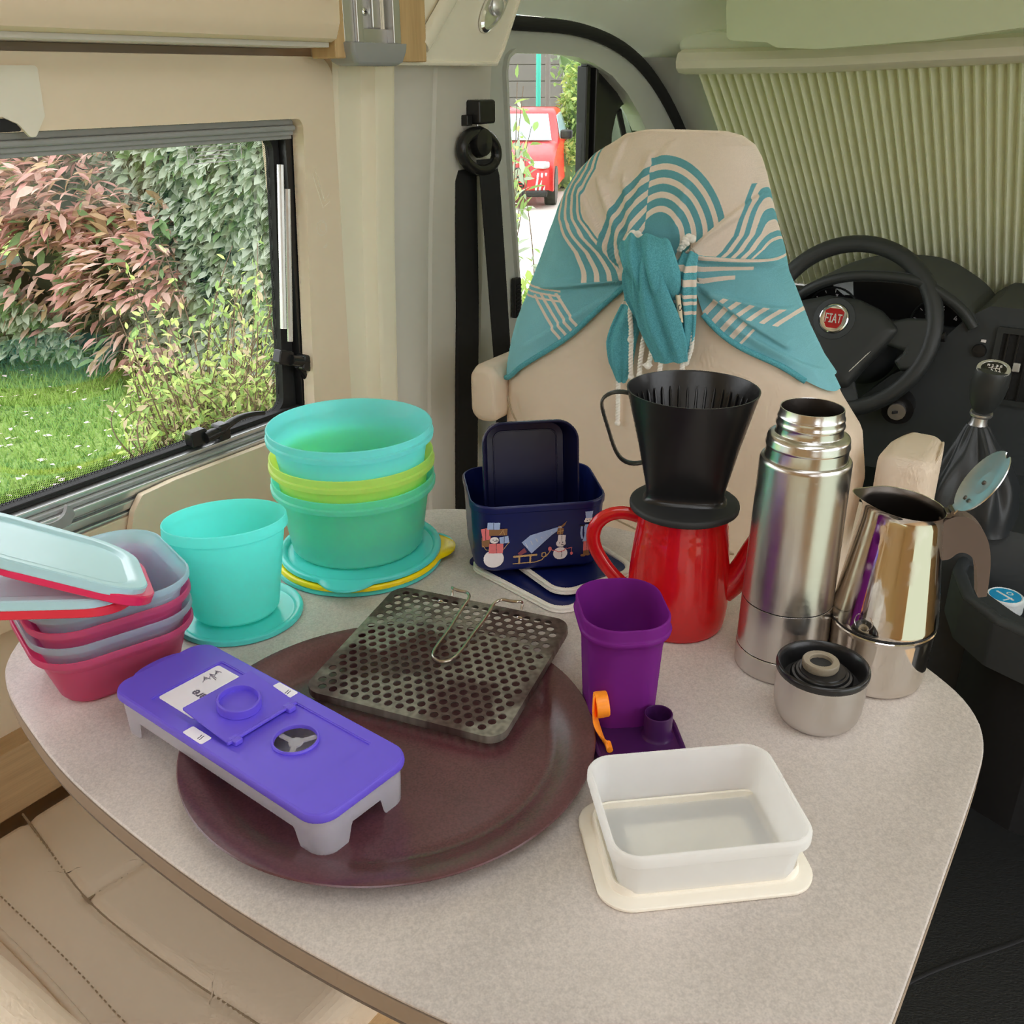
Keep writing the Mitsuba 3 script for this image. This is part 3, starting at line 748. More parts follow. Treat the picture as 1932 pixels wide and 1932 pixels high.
add(sk2 + '__disc', mv(lathe([(0, 0.0445), (0.0270, 0.0445), (0.0285, 0.0460), (0.0285, 0.0500), (0.0272, 0.0516), (0.0250, 0.0520), (0.0246, 0.0535), (0.0238, 0.0545), (0.0215, 0.0548), (0.0208, 0.0560), (0, 0.0562)], 64), (CX, CY, TT)), 'black_plastic', 40)
add(sk2 + '__ring_core', mv(lathe([(0, 0.0570), (0.0101, 0.0570), (0.0101, 0.0600), (0, 0.0600)], 32), (CX + 0.002, CY + 0.003, TT)), 'black_matte', 40)
add(sk2 + '__ring', mv(lathe([(0.0160, 0.0562), (0.0168, 0.0580), (0.0170, 0.0625), (0.0160, 0.0640), (0.0115, 0.0642), (0.0104, 0.0632), (0.0100, 0.0580), (0.0003, 0.0578), (0.0003, 0.0565), (0.0160, 0.0562)], 56, False, False), (CX + 0.002, CY + 0.003, TT)), 'stopper_grey', 40)

# ---------------------------------------------------------------- moka pot
mk = newkey('moka_pot')
lab(mk, 'polished steel moka pot with brown handle and open lid at the table corner', 'moka pot')
MX, MY = 0.8845, 0.1578
Mm = onz(MX, MY, 0.0003, -68)              # x: towards the handle
add(mk + '__boiler', xf(lathe([(0, 0), (0.0390, 0.0), (0.0425, 0.0012), (0.0452, 0.0045), (0.0466, 0.010), (0.0474, 0.020), (0.0490, 0.0625), (0.0496, 0.0645), (0.0500, 0.0670), (0.0485, 0.0684), (0.040, 0.0686)], 96, True, False), Mm), 'steel_moka', 40)
add(mk + '__gasket', xf(lathe([(0.040, 0.0684), (0.0492, 0.0684), (0.0498, 0.0692), (0.0500, 0.0703), (0.0494, 0.0712), (0.040, 0.0712)], 64, False, False), Mm), 'rubber', 40)
up = []
for r, z, sp_ in ((0.0470, 0.0710, 0), (0.0498, 0.0712, 0), (0.0506, 0.0722, 0), (0.0502, 0.076, 0), (0.0366, 0.1800, 0), (0.0358, 0.1860, 0.001), (0.0362, 0.1900, 0.004), (0.0376, 0.1930, 0.008), (0.0382, 0.1938, 0.0092), (0.0374, 0.1934, 0.009), (0.0354, 0.1900, 0.004), (0.0348, 0.186, 0.001), (0.0356, 0.18, 0), (0.0480, 0.076, 0), (0.044, 0.074, 0)):
    t = np.arange(96) * 2 * np.pi / 96
    d = np.abs((t - np.pi + np.pi) % (2 * np.pi) - np.pi)
    d = np.abs(((t - np.pi) + np.pi) % (2 * np.pi) - np.pi)
    wgt = np.exp(-(d / 0.42) ** 2)
    rad = r + sp_ * wgt
    zz = z + 0.35 * sp_ * wgt + (0.0045 * -np.cos(t) if z > 0.183 else 0)
    up.append(np.c_[rad * np.cos(t), rad * np.sin(t), zz])
add(mk + '__upper_body', xf(loft(up[:10], False, False), Mm), 'steel_moka', 50)
add(mk + '__inside', xf(loft(up[9:], False, True), Mm), 'steel_inside', 50)
hout = smooth_path([(0.0355, 0.1790), (0.046, 0.1860), (0.056, 0.1860), (0.067, 0.1785), (0.0755, 0.1665), (0.081, 0.151), (0.0842, 0.132), (0.0860, 0.108)], 30)
hin = smooth_path([(0.0800, 0.1065), (0.0765, 0.124), (0.0725, 0.139), (0.0665, 0.1485), (0.0590, 0.1520), (0.0520, 0.1500), (0.0475, 0.1445), (0.0400, 0.1420)], 30)
hprof = sg.Polygon(list(hout) + list(hin)).buffer(0.0010, quad_segs=4)
add(mk + '__handle', xf(poly(hprof, 0.015, frame((0, 0.0075, 0), (1, 0, 0), (0, 0, 1))), Mm), 'moka_handle', 25)
Mh = Mm @ mat4((0.0455, 0, 0.1925), 0, -58)
LR = 0.0335
t = np.arange(64) * 2 * np.pi / 64
lo = sg.Point(LR, 0).buffer(LR, quad_segs=16).union(sg.box(-0.004, -0.008, 0.01, 0.008)).difference(sg.Point(2 * LR + 0.002, 0.0).buffer(0.0065))
g = poly(lo.buffer(-0.0004), 0.0012)
g = trimesh.remesh.subdivide_to_size(g.vertices, g.faces, 0.004)
v = g[0].copy()
v[:, 2] += -0.0040 * np.clip(1 - ((v[:, 0] - LR) ** 2 + v[:, 1] ** 2) / LR ** 2, 0, 1)
mo = add(mk + '__lid', xf(tm(v, g[1]), Mh), 'steel_plain', 40)
add(mo + '__inner_disc', xf(mv(lathe([(0, 0), (0.0165, 0), (0.0168, 0.0006), (0, 0.0010)], 40), (LR, 0, -0.0030)), Mh), 'steel_plain', 40)
add(mo + '__rivet', xf(mv(lathe([(0, 0), (0.0022, 0), (0.0020, 0.0014), (0, 0.0017)], 16), (LR, 0, -0.0022)), Mh), 'steel_inside', 40)
add(mo + '__rivet', xf(mv(lathe([(0, 0), (0.0022, 0), (0.0020, 0.0014), (0, 0.0017)], 16), (0.013, 0, 0.0003)), Mh), 'steel_inside', 40)
add(mk + '__hinge', xf(cat_([tube(np.array([(0.0425, -0.0075, 0.190), (0.0425, 0.0075, 0.190)]), 0.0026, 10), box(0.0365, 0.0425, -0.0065, 0.0065, 0.1845, 0.1900, 0.0006)]), Mm), 'steel_inside', 40)
# round pressed mark on the front of the upper body
fa = math.radians(-122)
mr = 0.0487
Mk = Mm @ frame((mr * math.cos(fa), mr * math.sin(fa), 0.0845), (-math.sin(fa), math.cos(fa), 0), (-0.13 * math.cos(fa), -0.13 * math.sin(fa), 1))
add(mk + '__embossed_mark', xf(mv(lathe([(0.0, 0.0), (0.0095, 0.0), (0.0095, 0.0006), (0.0085, 0.0008), (0.0082, 0.0003), (0.0035, 0.0003), (0.0030, 0.0009), (0, 0.0009)], 32), (0, 0, -0.0006)), Mk), 'steel_brushed', 40)

# ---------------------------------------------------------------- purple container and its lid with orange cap
uk = newkey('purple_container')
lab(uk, 'tall translucent purple plastic container without lid before the red pot', 'container')
UX, UY, UR = 0.6840, 0.3455, 39.5
UH = 0.121


def ubox(ax, ay, r, z):
    return np.c_[rr(ax, ay, r, 10), np.full(44, z)]


ups = [(0.010, 0.005, 0.003, 0.0005), (0.0345, 0.0275, 0.018, 0.0005), (0.0372, 0.0300, 0.020, 0.0020), (0.0382, 0.0308, 0.021, 0.006), (0.0430, 0.0345, 0.024, 0.0900), (0.0448, 0.0362, 0.026, 0.0985), (0.0480, 0.0395, 0.030, 0.1035), (0.0505, 0.0416, 0.034, 0.1045), (0.0510, 0.0421, 0.034, 0.1075), (0.0500, 0.0412, 0.033, 0.1090), (0.0488, 0.0400, 0.032, 0.1105), (0.0492, 0.0404, 0.032, UH - 0.0015), (0.0484, 0.0396, 0.032, UH), (0.0474, 0.0386, 0.031, UH), (0.0470, 0.0382, 0.031, UH - 0.002), (0.0468, 0.0380, 0.030, 0.1060), (0.0415, 0.0330, 0.023, 0.0900), (0.0365, 0.0290, 0.019, 0.0065), (0.033, 0.026, 0.017, 0.0025), (0.010, 0.005, 0.003, 0.0022)]
add(uk, xf(loft([ubox(*u) for u in ups]), onz(UX, UY, 0, UR)), 'purple_thin', 45)
vk = newkey('purple_lid')
lab(vk, 'dark purple lid with pouring spout and orange flip cap lying beside the tray', 'lid')
VX, VY = 0.6465, 0.3050
Mv = onz(VX, VY, 0.0005, 39.5)
vp = [(0.012, 0.006, 0.004, 0.0085), (0.0420, 0.0340, 0.026, 0.0085), (0.0435, 0.0352, 0.027, 0.004), (0.0455, 0.0372, 0.030, 0.0), (0.0490, 0.0408, 0.033, 0.0), (0.0502, 0.0418, 0.034, 0.0015), (0.0500, 0.0416, 0.034, 0.0085), (0.0488, 0.0404, 0.033, 0.0118), (0.0470, 0.0386, 0.031, 0.0125), (0.0455, 0.0372, 0.030, 0.0120), (0.0440, 0.0358, 0.028, 0.0100), (0.012, 0.006, 0.004, 0.0100)]
add(vk + '__plate', xf(loft([ubox(*u) for u in vp]), Mv), 'purple_dark', 45)
add(vk + '__spout', xf(mv(lathe([(0.0148, 0.0098), (0.0142, 0.0112), (0.0128, 0.014), (0.0130, 0.0335), (0.0126, 0.0345), (0.0118, 0.0345), (0.0114, 0.0335), (0.0112, 0.014), (0.0003, 0.0135)], 40, False, True), (0.003, -0.0195, 0)), Mv), 'purple_dark', 50)
fk = vk + '__flip_cap'
arm = smooth_path([(-0.013, 0.0285, 0.013), (-0.008, 0.0300, 0.0125), (0.002, 0.0345, 0.0185), (0.008, 0.0375, 0.028), (0.0095, 0.0385, 0.040), (0.010, 0.0385, 0.054)], 30)
wd = np.interp(np.linspace(0, 1, 30), [0, .12, .35, .6, .8, 1], [0.0045, 0.0065, 0.0115, 0.0100, 0.0105, 0.004])
add(fk, xf(tube(arm, None, 12, flat=(wd, 0.0016), up=(-0.3, -1, 0.2)), Mv), 'orange_mat', 50)
Mc = Mv @ frame((0.0095, 0.0375, 0.0425), (1, 0, 0), (0, 0.1, 1.0))
add(fk + '__plug', xf(lathe([(0, 0), (0.0118, 0), (0.0122, 0.0015), (0.0118, 0.0105), (0.0108, 0.0115), (0.0095, 0.0115), (0.0092, 0.0105), (0, 0.0100)], 36), Mc), 'orange_mat', 50)
add(fk + '__hinge', xf(tube(np.array([(-0.0185, 0.0285, 0.0135), (-0.0085, 0.0285, 0.0135)]), 0.0030, 12), Mv), 'orange_mat', 50)

# ---------------------------------------------------------------- white box standing on its white lid
wk = add('white_lid', mv(vessel('rr', 0.0845, 0.0590, 0.0255, [(0.04, 0.0012), (0.0160, 0.0012), (0.014, 0.0), (0.0010, 0.0), (0.0, 0.0010), (0.0, 0.0030), (0.0012, 0.0042), (0.0085, 0.0046), (0.0100, 0.0056), (0.0108, 0.0112), (0.0118, 0.0120), (0.0132, 0.0112), (0.0140, 0.0050), (0.015, 0.0034), (0.04, 0.0032)], 9), (0.5597, 0.2108, TT + 0.0003), 41.6 + 90), 'white_plastic', 45)
lab(wk, 'flat white plastic lid lying upside down under the white box', 'lid')
WH = 0.0480
wk = add('white_box', mv(vessel('rr', 0.0775, 0.0590, 0.0215, [(0.045, 0.0), (0.013, 0.0), (0.0105, 0.0015), (0.0090, 0.005), (0.0052, WH - 0.0125), (0.0008, WH - 0.0110), (0.0, WH - 0.0100), (0.0, WH - 0.0030), (0.0012, WH - 0.0008), (0.0026, WH), (0.0040, WH - 0.0008), (0.0052, WH - 0.006), (0.0068, WH - 0.0130), (0.0105, 0.0065), (0.0125, 0.0030), (0.016, 0.0020), (0.045, 0.0020)], 9), (0.5605, 0.2115, TT + 0.0037), 41.6 + 90), 'white_thin', 45)
lab(wk, 'open rectangular milky white plastic box standing on the white lid', 'box')

# ================================================================ the van
# ---------------------------------------------------------------- left wall and its window
WM = wallM
struct('wall_left', poly(sg.Polygon([(-1.2, 0), (1.22, 0), (1.22, 1.34), (-1.2, 1.34)], [[(-0.60, 0.79), (1.02, 0.79), (1.02, 1.225), (-0.60, 1.225)]]), 0.03, WM(1.135)), 'wall_beige', 'beige side wall of the camper behind the table', False)
fp = sg.Polygon([(-0.8, 0.755), (1.073, 0.755), (1.0765, 0.798), (1.088, 1.306), (-0.8, 1.306)]).buffer(-0.028).buffer(0.028).union(sg.box(-0.8, 0.755, 1.072, 0.80)).difference(
    sg.Polygon([(-0.7, 0.80), (0.994, 0.80), (1.023, 1.228), (-0.7, 1.228)]).buffer(-0.012).buffer(0.012)).difference(sg.box(-0.9, 0.70, 0.99, 0.815))
w1 = lab('window_1', 'camper window with beige frame on the left looking out to the hedge', None, None, 'structure')
add('window_1__frame', poly(fp, 0.022, WM(1.072)), 'frame_beige', 30)
# blind cassette at the top
add('window_1__blind_cassette', cat_([box(-0.7, 1.0195, 1.066, 1.092, 1.2190, 1.2278, 0.002), box(-0.7, 1.019, 1.061, 1.092, 1.2120, 1.2192, 0.0025), box(-0.7, 1.0185, 1.066, 1.092, 1.2060, 1.2124, 0.0015), box(-0.7, 1.018, 1.070, 1.092, 1.2010, 1.2062, 0.001)]), 'grey_plastic')
tabp = rpoly([(0.40, 1.2925), (0.640, 1.2925), (0.638, 1.243), (0.6235, 1.2225), (0.617, 1.2225), (0.606, 1.236), (0.590, 1.2435), (0.40, 1.247)], 0.004)
add('window_1__pull_tab', poly(tabp, 0.004, WM(1.050)), 'shelf_cream', 30)
add('window_1__pull_tab__slot', poly(rpoly([(0.45, 1.246), (0.600, 1.2415), (0.606, 1.236), (0.612, 1.2285), (0.45, 1.2285)], 0.002), 0.002, WM(1.0515)), 'rubber', 30)
# rails below the glass
rz = [(0.8145, 0.8075, 1.078, 'rubber'), (0.8075, 0.8000, 1.066, 'alu'), (0.8000, 0.7945, 1.058, 'grey_plastic'), (0.7945, 0.7840, 1.051, 'alu'), (0.7840, 0.7800, 1.056, 'grey_plastic'), (0.7800, 0.7690, 1.050, 'alu'), (0.7690, 0.7660, 1.056, 'grey_plastic'), (0.7660, 0.7605, 1.051, 'alu')]
for z1, z0, y0, m in rz:
    add('window_1__bottom_rail', box(-0.7, 0.992, y0, 1.09, z0, z1, 0.0018), m)
hk = smooth_path([(0.520, 0.7985), (0.531, 0.796), (0.540, 0.7925), (0.555, 0.7915), (0.566, 0.7965), (0.571, 0.8055)], 24)
add('window_1__hook', poly(sg.Polygon(list(hk) + [(0.576, 0.802), (0.578, 0.792), (0.570, 0.781), (0.545, 0.779)]).buffer(0.0004), 0.006, WM(1.053)), 'grey_plastic', 30)
cov = rpoly([(0.637, 0.690), (0.640, 0.735), (0.652, 0.768), (0.668, 0.7865), (0.72, 0.790), (1.06, 0.790), (1.06, 0.690)], 0.006)
add('window_1__cover_panel', poly(cov, 0.010, WM(1.0485)), 'frame_beige', 30)
# rubber, glass, printed border
rb = sg.box(-0.65, 0.797, 1.03, 1.226).difference(sg.Polygon([(-0.58, 0.812), (0.967, 0.812), (1.000, 1.206), (-0.58, 1.206)]).buffer(-0.02).buffer(0.02))
add('window_1__rubber_seal', poly(rb, 0.016, WM(1.105)), 'rubber', 30)
add('window_1__recess', poly(sg.Polygon([(0.992, 0.80), (1.028, 0.80), (1.028, 1.226), (1.010, 1.226)]), 0.014, WM(1.088)), 'black_plastic', 30)
add('window_1__pane', poly(sg.Polygon([(-0.62, 0.800), (0.99, 0.800), (0.99, 1.22), (-0.62, 1.22)]), 0.0001, WM(1.100)) if False else tm([(-0.62, 1.1, 0.8), (1.015, 1.1, 0.8), (1.015, 1.1, 1.22), (-0.62, 1.1, 1.22)], [(0, 1, 2), (0, 2, 3)]), 'window_glass', False)
dv, df = [], []
hexa = np.array([(math.cos(t), math.sin(t)) for t in np.arange(6) * math.pi / 3])
ringpoly = sg.Polygon([(-0.3, 0.812), (0.967, 0.812), (1.000, 1.206), (-0.3, 1.206)]).buffer(-0.02).buffer(0.02)
band = ringpoly.difference(ringpoly.buffer(-0.0145))
shapely.prepare(band)
q = 0.0024
for i, x in enumerate(np.arange(0.40, 1.003, q)):
    for z in np.arange(0.81, 1.205, q):
        zz = z + (q / 2 if i % 2 else 0)
        if z > 0.84 and x < 0.945:
            continue
        if band.contains(sg.Point(x, zz)):
            d = ringpoly.exterior.distance(sg.Point(x, zz))
            r = 0.00105 - 0.00055 * d / 0.0145
            k = len(dv) * 6
            dv.append(np.c_[x + hexa[:, 0] * r, np.full(6, 1.0994), zz + hexa[:, 1] * r])
            df.append(k + np.array([(0, 1, 2), (0, 2, 3), (0, 3, 4), (0, 4, 5)]))
lab(add('window_1__dot_border', tm(np.vstack(dv), np.vstack(df)), 'rubber', False), None, None, None, 'stuff')
gp_ = [(0.885, 1.186), (0.958, 1.190), (0.958, 1.199), (0.885, 1.196)]
add('window_1__glass_stamp', cat_([poly(sg.Polygon([(0.858, 1.176), (0.950, 1.176), (0.950, 1.197), (0.858, 1.197)]).difference(sg.box(0.859, 1.177, 0.949, 1.196)), 0.0002, WM(1.0993)),
                                   cat_([box(0.872 + 0.004 * (i % 2), 0.940 - 0.012 * i, 1.0991, 1.0993, 1.190 - 0.0045 * i, 1.1912 - 0.0045 * i, 0.0001) for i in range(3)]),
                                   mv(lathe([(0.0022, 0), (0.0028, 0), (0.0028, 0.0002), (0.0022, 0.0002)], 20, False, False), (0.866, 1.0993, 1.1865), 0, 0, 90)]), 'sticker', False)
# stay arm and catches
add('window_1__stay_arm', cat_([tube(np.array([(0.997, 1.076, 1.168), (0.968, 1.072, 0.940)]), None, 8, flat=(0.0052, 0.0045)), tube(np.array([(1.0025, 1.072, 1.135), (0.975, 1.068, 0.920)]), None, 8, flat=(0.0040, 0.0042))]), 'silver', 40)


def catch(x, z, a, key):
    M = mat4((x, 1.076, z)) @ frame((0, 0, 0), (math.cos(a), 0, math.sin(a)), (-math.sin(a), 0, math.cos(a)))
    bod = cat_([mv(rbox(0.014, 0.011, 0.016, 0.004, 0.002), (-0.012, 0.002, -0.004)), tube(np.array([(-0.004, 0, 0.012), (0.026, 0.001, 0.012)]), 0.0085, 14), mv(rbox(0.010, 0.012, 0.020, 0.004, 0.003), (0.026, 0.0, 0.0))])
    k = add(key, xf(bod, M), 'black_plastic', 40)
    add(k + '__lever', xf(tube(smooth_path([(0.026, 0.002, 0.012), (0.050, 0.009, 0.012), (0.075, 0.009, 0.011), (0.108, 0.002, 0.009)], 16), None, 10, flat=(np.linspace(0.0055, 0.0035, 16), np.linspace(0.009, 0.0035, 16)), up=(0, 0, 1)), M), 'black_plastic', 40)


catch(0.800, 0.822, 0.02, 'window_1__catch')
catch(0.972, 0.892, -0.35, 'window_1__catch')
add('window_1__catch_001__stem', tube(smooth_path([(0.985, 1.07, 0.880), (1.0, 1.07, 0.86), (1.004, 1.072, 0.83), (0.998, 1.075, 0.805)], 16), None, 8, flat=(0.006, 0.004)), 'black_plastic', 40)
# faint hand-drawn rubbings on the frame
add('window_1__scratch_mark', cat_([mv(lathe([(0.0100, 0), (0.0106, 0), (0.0106, 0.0003), (0.0100, 0.0003)], 32, False, False), (1.042, 1.0502, 1.078), 0, 0, 90), mv(lathe([(0.0065, 0), (0.0070, 0), (0.0070, 0.0003), (0.0065, 0.0003)], 28, False, False), (1.044, 1.0502, 1.079), 0, 0, 90),
                                   poly([(1.040, 1.050), (1.053, 1.057), (1.050, 1.051), (1.045, 1.0485)], 0.0003, WM(1.0503)), tube(np.array([(1.038, 1.0499, 1.160), (1.052, 1.0499, 1.115), (1.064, 1.0499, 1.125)]), 0.0004, 4), tube(np.array([(1.032, 1.0499, 1.155), (1.048, 1.0499, 1.106), (1.064, 1.0499, 1.114)]), 0.0004, 4)]), 'shelf_cream', False)

struct('wall_left_lower', cat_([box(-1.2, 0.70, 1.052, 1.11, 0.676, 0.7605, 0.003), box(-1.2, 1.21, 1.075, 1.11, 0.50, 0.68, 0.003)]), 'wall_beige', 'beige wall below the left window')
struct('trim_1', box(-1.2, 1.21, 1.040, 1.11, 0.44, 0.53, 0.003), 'wood', 'light oak strip on the wall above the bench')
# overhead cupboard
ok_ = newkey('overhead_cupboard')
lab(ok_, 'beige overhead cupboard above the left window', 'cupboard')
cs = [(0.975, 1.333), (0.970, 1.345), (0.955, 1.75), (1.092, 1.75), (1.092, 1.328), (0.988, 1.322), (0.978, 1.326)]
add(ok_ + '__front_panel', loft([[(x, y, z) for y, z in cs] for x in (-0.9, 1.026)]), 'wall_beige', 30)
add(ok_ + '__underside', box(-0.9, 1.026, 0.992, 1.092, 1.316, 1.3225, 0.001), 'pillar_grey')
add(ok_ + '__latch', box(0.992, 1.010, 0.955, 0.974, 1.372, 1.40, 0.004), 'silver')
# column
col = []
for z, dx, dy in ((0.40, 0, 0.0), (0.76, 0.0, 0.0), (1.05, 0.010, 0.004), (1.34, 0.024, 0.012)):
    col.append([(x + dx, y - dy, z) for x, y in ((1.066, 1.10), (1.068, 1.062), (1.074, 1.0565), (1.120, 1.0560), (1.128, 1.0500), (1.134, 1.0400), (1.142, 1.0370), (1.168, 1.0370), (1.176, 1.0395), (1.1795, 1.046), (1.180, 1.10))])
struct('trim_2', loft(col), 'column_cream', 'cream pillar trim between the camper window and the cab', 25)
# grey pillar with the seat belt
pil = []
for z, dx, dy in ((0.40, -0.02, 0.0), (0.76, -0.005, 0.0), (1.05, 0.012, 0.004), (1.36, 0.035, 0.014)):
    pil.append([(x + dx, y - dy, z) for x, y in ((1.17, 1.12), (1.17, 1.075), (1.185, 1.062), (1.215, 1.050), (1.245, 1.046), (1.268, 1.047), (1.274, 1.0505), (1.280, 1.047), (1.32, 1.048), (1.36, 1.052), (1.42, 1.060), (1.465, 1.074), (1.485, 1.090), (1.490, 1.12))])
struct('trim_3', loft(pil), 'pillar_grey', 'grey pillar trim in the cab behind the seat belt', 30)
sb = newkey('seat_belt')
lab(sb, 'black seat belt hanging from the grey pillar beside the driver seat', 'seat belt')
add(sb + '__slot_cover', loft([[(x + d, y, z) for x, y in ((1.357, 1.066), (1.359, 1.044), (1.424, 1.046), (1.426, 1.066))] for z, d in ((0.45, -0.018), (0.58, -0.014), (0.9, 0.0), (1.135, 0.0))]), 'rubber', 30)
add(sb + '__strap', loft([[(x0, y, z), (x1, y, z), (x1, y - 0.0015, z), (x0, y - 0.0015, z)] for x0, x1, y, z in ((1.402, 1.456, 1.030, 1.150), (1.405, 1.463, 1.026, 1.120), (1.418, 1.475, 1.024, 0.98), (1.441, 1.497, 1.026, 0.787), (1.455, 1.510, 1.03, 0.60))]), 'belt_mat', 30)
tt = np.arange(40) * 2 * np.pi / 40
add(sb + '__guide_ring', tube(np.c_[1.412 + 0.050 * np.cos(tt), np.full(40, 1.030), 1.163 + 0.030 * np.sin(tt) - 0.006 * np.cos(tt)], 0.010, 10, True, up=(0, 1, 0)), 'black_plastic', 50)
add(sb + '__ring_cover', mv(lathe([(0, 0), (0.024, 0), (0.026, 0.004), (0.022, 0.016), (0, 0.020)], 28), (1.414, 1.036, 1.178), 0, 0, 90), 'black_plastic', 50)
add(sb + '__upper_box', mv(rbox(0.024, 0.019, 0.030, 0.005, 0.004), (1.418, 1.046, 1.226), 0, 0, 90), 'black_plastic')
add(sb + '__upper_box__clip', box(1.378, 1.394, 1.030, 1.046, 1.205, 1.222, 0.002), 'black_plastic')
add(sb + '__wire', tube(np.array([(1.413, 1.035, 1.215), (1.4125, 1.033, 1.185)]), 0.0018, 8), 'alu')
# wooden cupboard end with the metal bracket, and the moulded cream shelf with its spot lamp
we = newkey('wooden_cupboard_end')
lab(we, 'oak cupboard end with a grey metal table bracket fixed to it', 'cupboard end')
add(we + '__board', box(1.030, 1.050, 0.985, 1.03, 1.303, 1.75, 0.002), 'wood_up')
add(we + '__board', box(1.160, 1.222, 0.985, 1.06, 1.300, 1.75, 0.002), 'wood_up')
br = newkey('metal_bracket')
lab(br, 'grey metal rail with a screw and plastic foot on the oak cupboard end', 'bracket')
add(br + '__channel', cat_([box(1.048, 1.070, 0.985, 1.02, 1.322, 1.75, 0.002), box(1.070, 1.154, 1.004, 1.02, 1.322, 1.75, 0.001), box(1.070, 1.082, 0.980, 1.01, 1.322, 1.75, 0.002), box(1.144, 1.160, 0.980, 1.01, 1.322, 1.75, 0.002), box(1.082, 1.144, 0.992, 1.008, 1.322, 1.341, 0.001), box(1.118, 1.136, 0.995, 1.01, 1.341, 1.75, 0.003)]), 'alu')
add(br + '__foot', loft([np.c_[rr(a, b, 0.006, 4) + [0, 0], np.full(20, z)] + np.array([1.103, 0.995, 0]) for a, b, z in ((0.040, 0.020, 1.294), (0.050, 0.024, 1.299), (0.056, 0.026, 1.312), (0.057, 0.027, 1.3225))]), 'grey_plastic', 30)
kk = add(br + '__screw', mv(lathe([(0, 0), (0.0050, 0), (0.0050, 0.0010), (0.0030, 0.0022), (0, 0.0022)], 20), (1.112, 1.004, 1.362), 0, 0, 90), 'chrome', 40)
add(kk + '__slot', cat_([box(1.1095, 1.1145, 1.0010, 1.0018, 1.3614, 1.3626, 0.0002), box(1.1114, 1.1126, 1.0010, 1.0018, 1.3595, 1.3645, 0.0002)]), 'rubber')
sh = newkey('moulded_shelf')
lab(sh, 'cream moulded overhead shelf end with an oval spot lamp', 'shelf')
so = rpoly([(1.14, 1.296), (1.424, 1.296), (1.445, 1.32), (1.53, 1.455), (1.60, 1.75), (1.14, 1.75)], 0.006)
so_in = so.difference(shapely.affinity.rotate(shapely.affinity.scale(sg.Point(1.404, 1.384).buffer(1, quad_segs=12), 0.050, 0.026), 40, origin=(1.404, 1.384)))
ss = poly(so, 0.022, WM(1.022))
add(sh + '__panel', ss, 'shelf_cream', 30)
rim_ = tube(np.array([(x, 1.000, z) for x, z in rpoly([(1.145, 1.299), (1.420, 1.299), (1.441, 1.322), (1.526, 1.456), (1.596, 1.748), (1.145, 1.748)], 0.006).exterior.coords]), 0.0035, 8, False)
add(sh + '__edge', rim_, 'shelf_cream', 40)
add(sh + '__diagonal_edge', tube(np.array([(1.222, 0.992, 1.323), (1.300, 0.992, 1.398), (1.50, 0.99, 1.60)]), None, 10, flat=(0.014, 0.008), up=(0, 1, 0)), 'shelf_cream', 40)
lm = newkey('spot_lamp')
lab(lm, 'oval chrome spot lamp set in the cream overhead shelf', 'lamp')
Ml = frame((1.412, 0.998, 1.380), (math.cos(0.72), 0, math.sin(0.72)), (-math.sin(0.72), 0, math.cos(0.72)))
ov = loft([np.c_[el(a, b, 40), np.full(40, z)] for a, b, z in ((0.050, 0.0215, 0.0), (0.049, 0.0210, 0.004), (0.044, 0.0175, 0.007), (0.041, 0.0155, 0.006), (0.040, 0.0150, 0.002), (0.02, 0.007, 0.0015))], False, True)
add(lm + '__bezel', xf(ov, Ml), 'chrome', 40)
add(lm + '__lens', xf(mv(lathe([(0, 0.0105), (0.010, 0.0100), (0.0145, 0.006), (0.0150, 0.002), (0, 0.002)], 32), (0.006, 0, 0)), Ml), 'silver', 40)

# ---------------------------------------------------------------- driver door
d1 = lab('door_1', 'grey driver door with its window, seen past the seat belt', None, None, 'structure')
outer = [(1.48, 0.15), (2.95, 0.15), (2.95, 0.80), (2.62, 0.92), (2.361, 1.151), (2.25, 1.238), (2.106, 1.316), (2.02, 1.345), (1.936, 1.362), (1.86, 1.372), (1.788, 1.376), (1.48, 1.378)]
hole = rpoly([(1.632, 0.70), (1.629, 0.825), (1.590, 1.138), (1.5785, 1.290), (1.585, 1.312), (1.606, 1.3225), (1.75, 1.3225), (1.83, 1.318), (1.90, 1.306), (1.975, 1.284), (2.05, 1.247), (2.115, 1.20), (2.17, 1.145), (2.24, 1.05), (2.30, 0.90), (2.31, 0.70)], 0.014)
add('door_1__panel', poly(sg.Polygon(outer).difference(hole), 0.030, WM(1.125)), 'door_grey', 30)
add('door_1__inner_lip', poly(hole.buffer(0.004).difference(hole.buffer(-0.003)), 0.012, WM(1.098)), 'door_grey', 30)
blk = sg.Polygon([(1.895, 0.6), (1.9, 1.19), (1.915, 1.32), (2.35, 1.32), (2.35, 0.6)]).intersection(hole.buffer(0.01)).difference(rpoly([(2.02, 0.85), (2.034, 1.163), (2.05, 1.203), (2.072, 1.219), (2.092, 1.224), (2.115, 1.213), (2.165, 1.145), (2.23, 1.0), (2.25, 0.85)], 0.006))
add('door_1__window_post', poly(blk, 0.014, WM(1.128)), 'black_plastic', 30)
add('door_1__guide_rail', cat_([box(1.900, 1.917, 1.105, 1.130, 0.85, 1.30, 0.003), box(1.928, 1.938, 1.098, 1.130, 0.85, 1.296, 0.003)]), 'black_plastic')
add('door_1__quarter_bar', tube(np.array([(2.062, 1.115, 1.210), (2.105, 1.115, 1.135), (2.18, 1.115, 1.0)]), None, 8, flat=(0.008, 0.006), up=(0, 1, 0)), 'rubber')
add('door_1__pane', tm([(1.55, 1.127, 0.7), (1.91, 1.127, 0.7), (1.91, 1.127, 1.34), (1.55, 1.127, 1.34)], [(0, 1, 2), (0, 2, 3)]), 'glass', False)
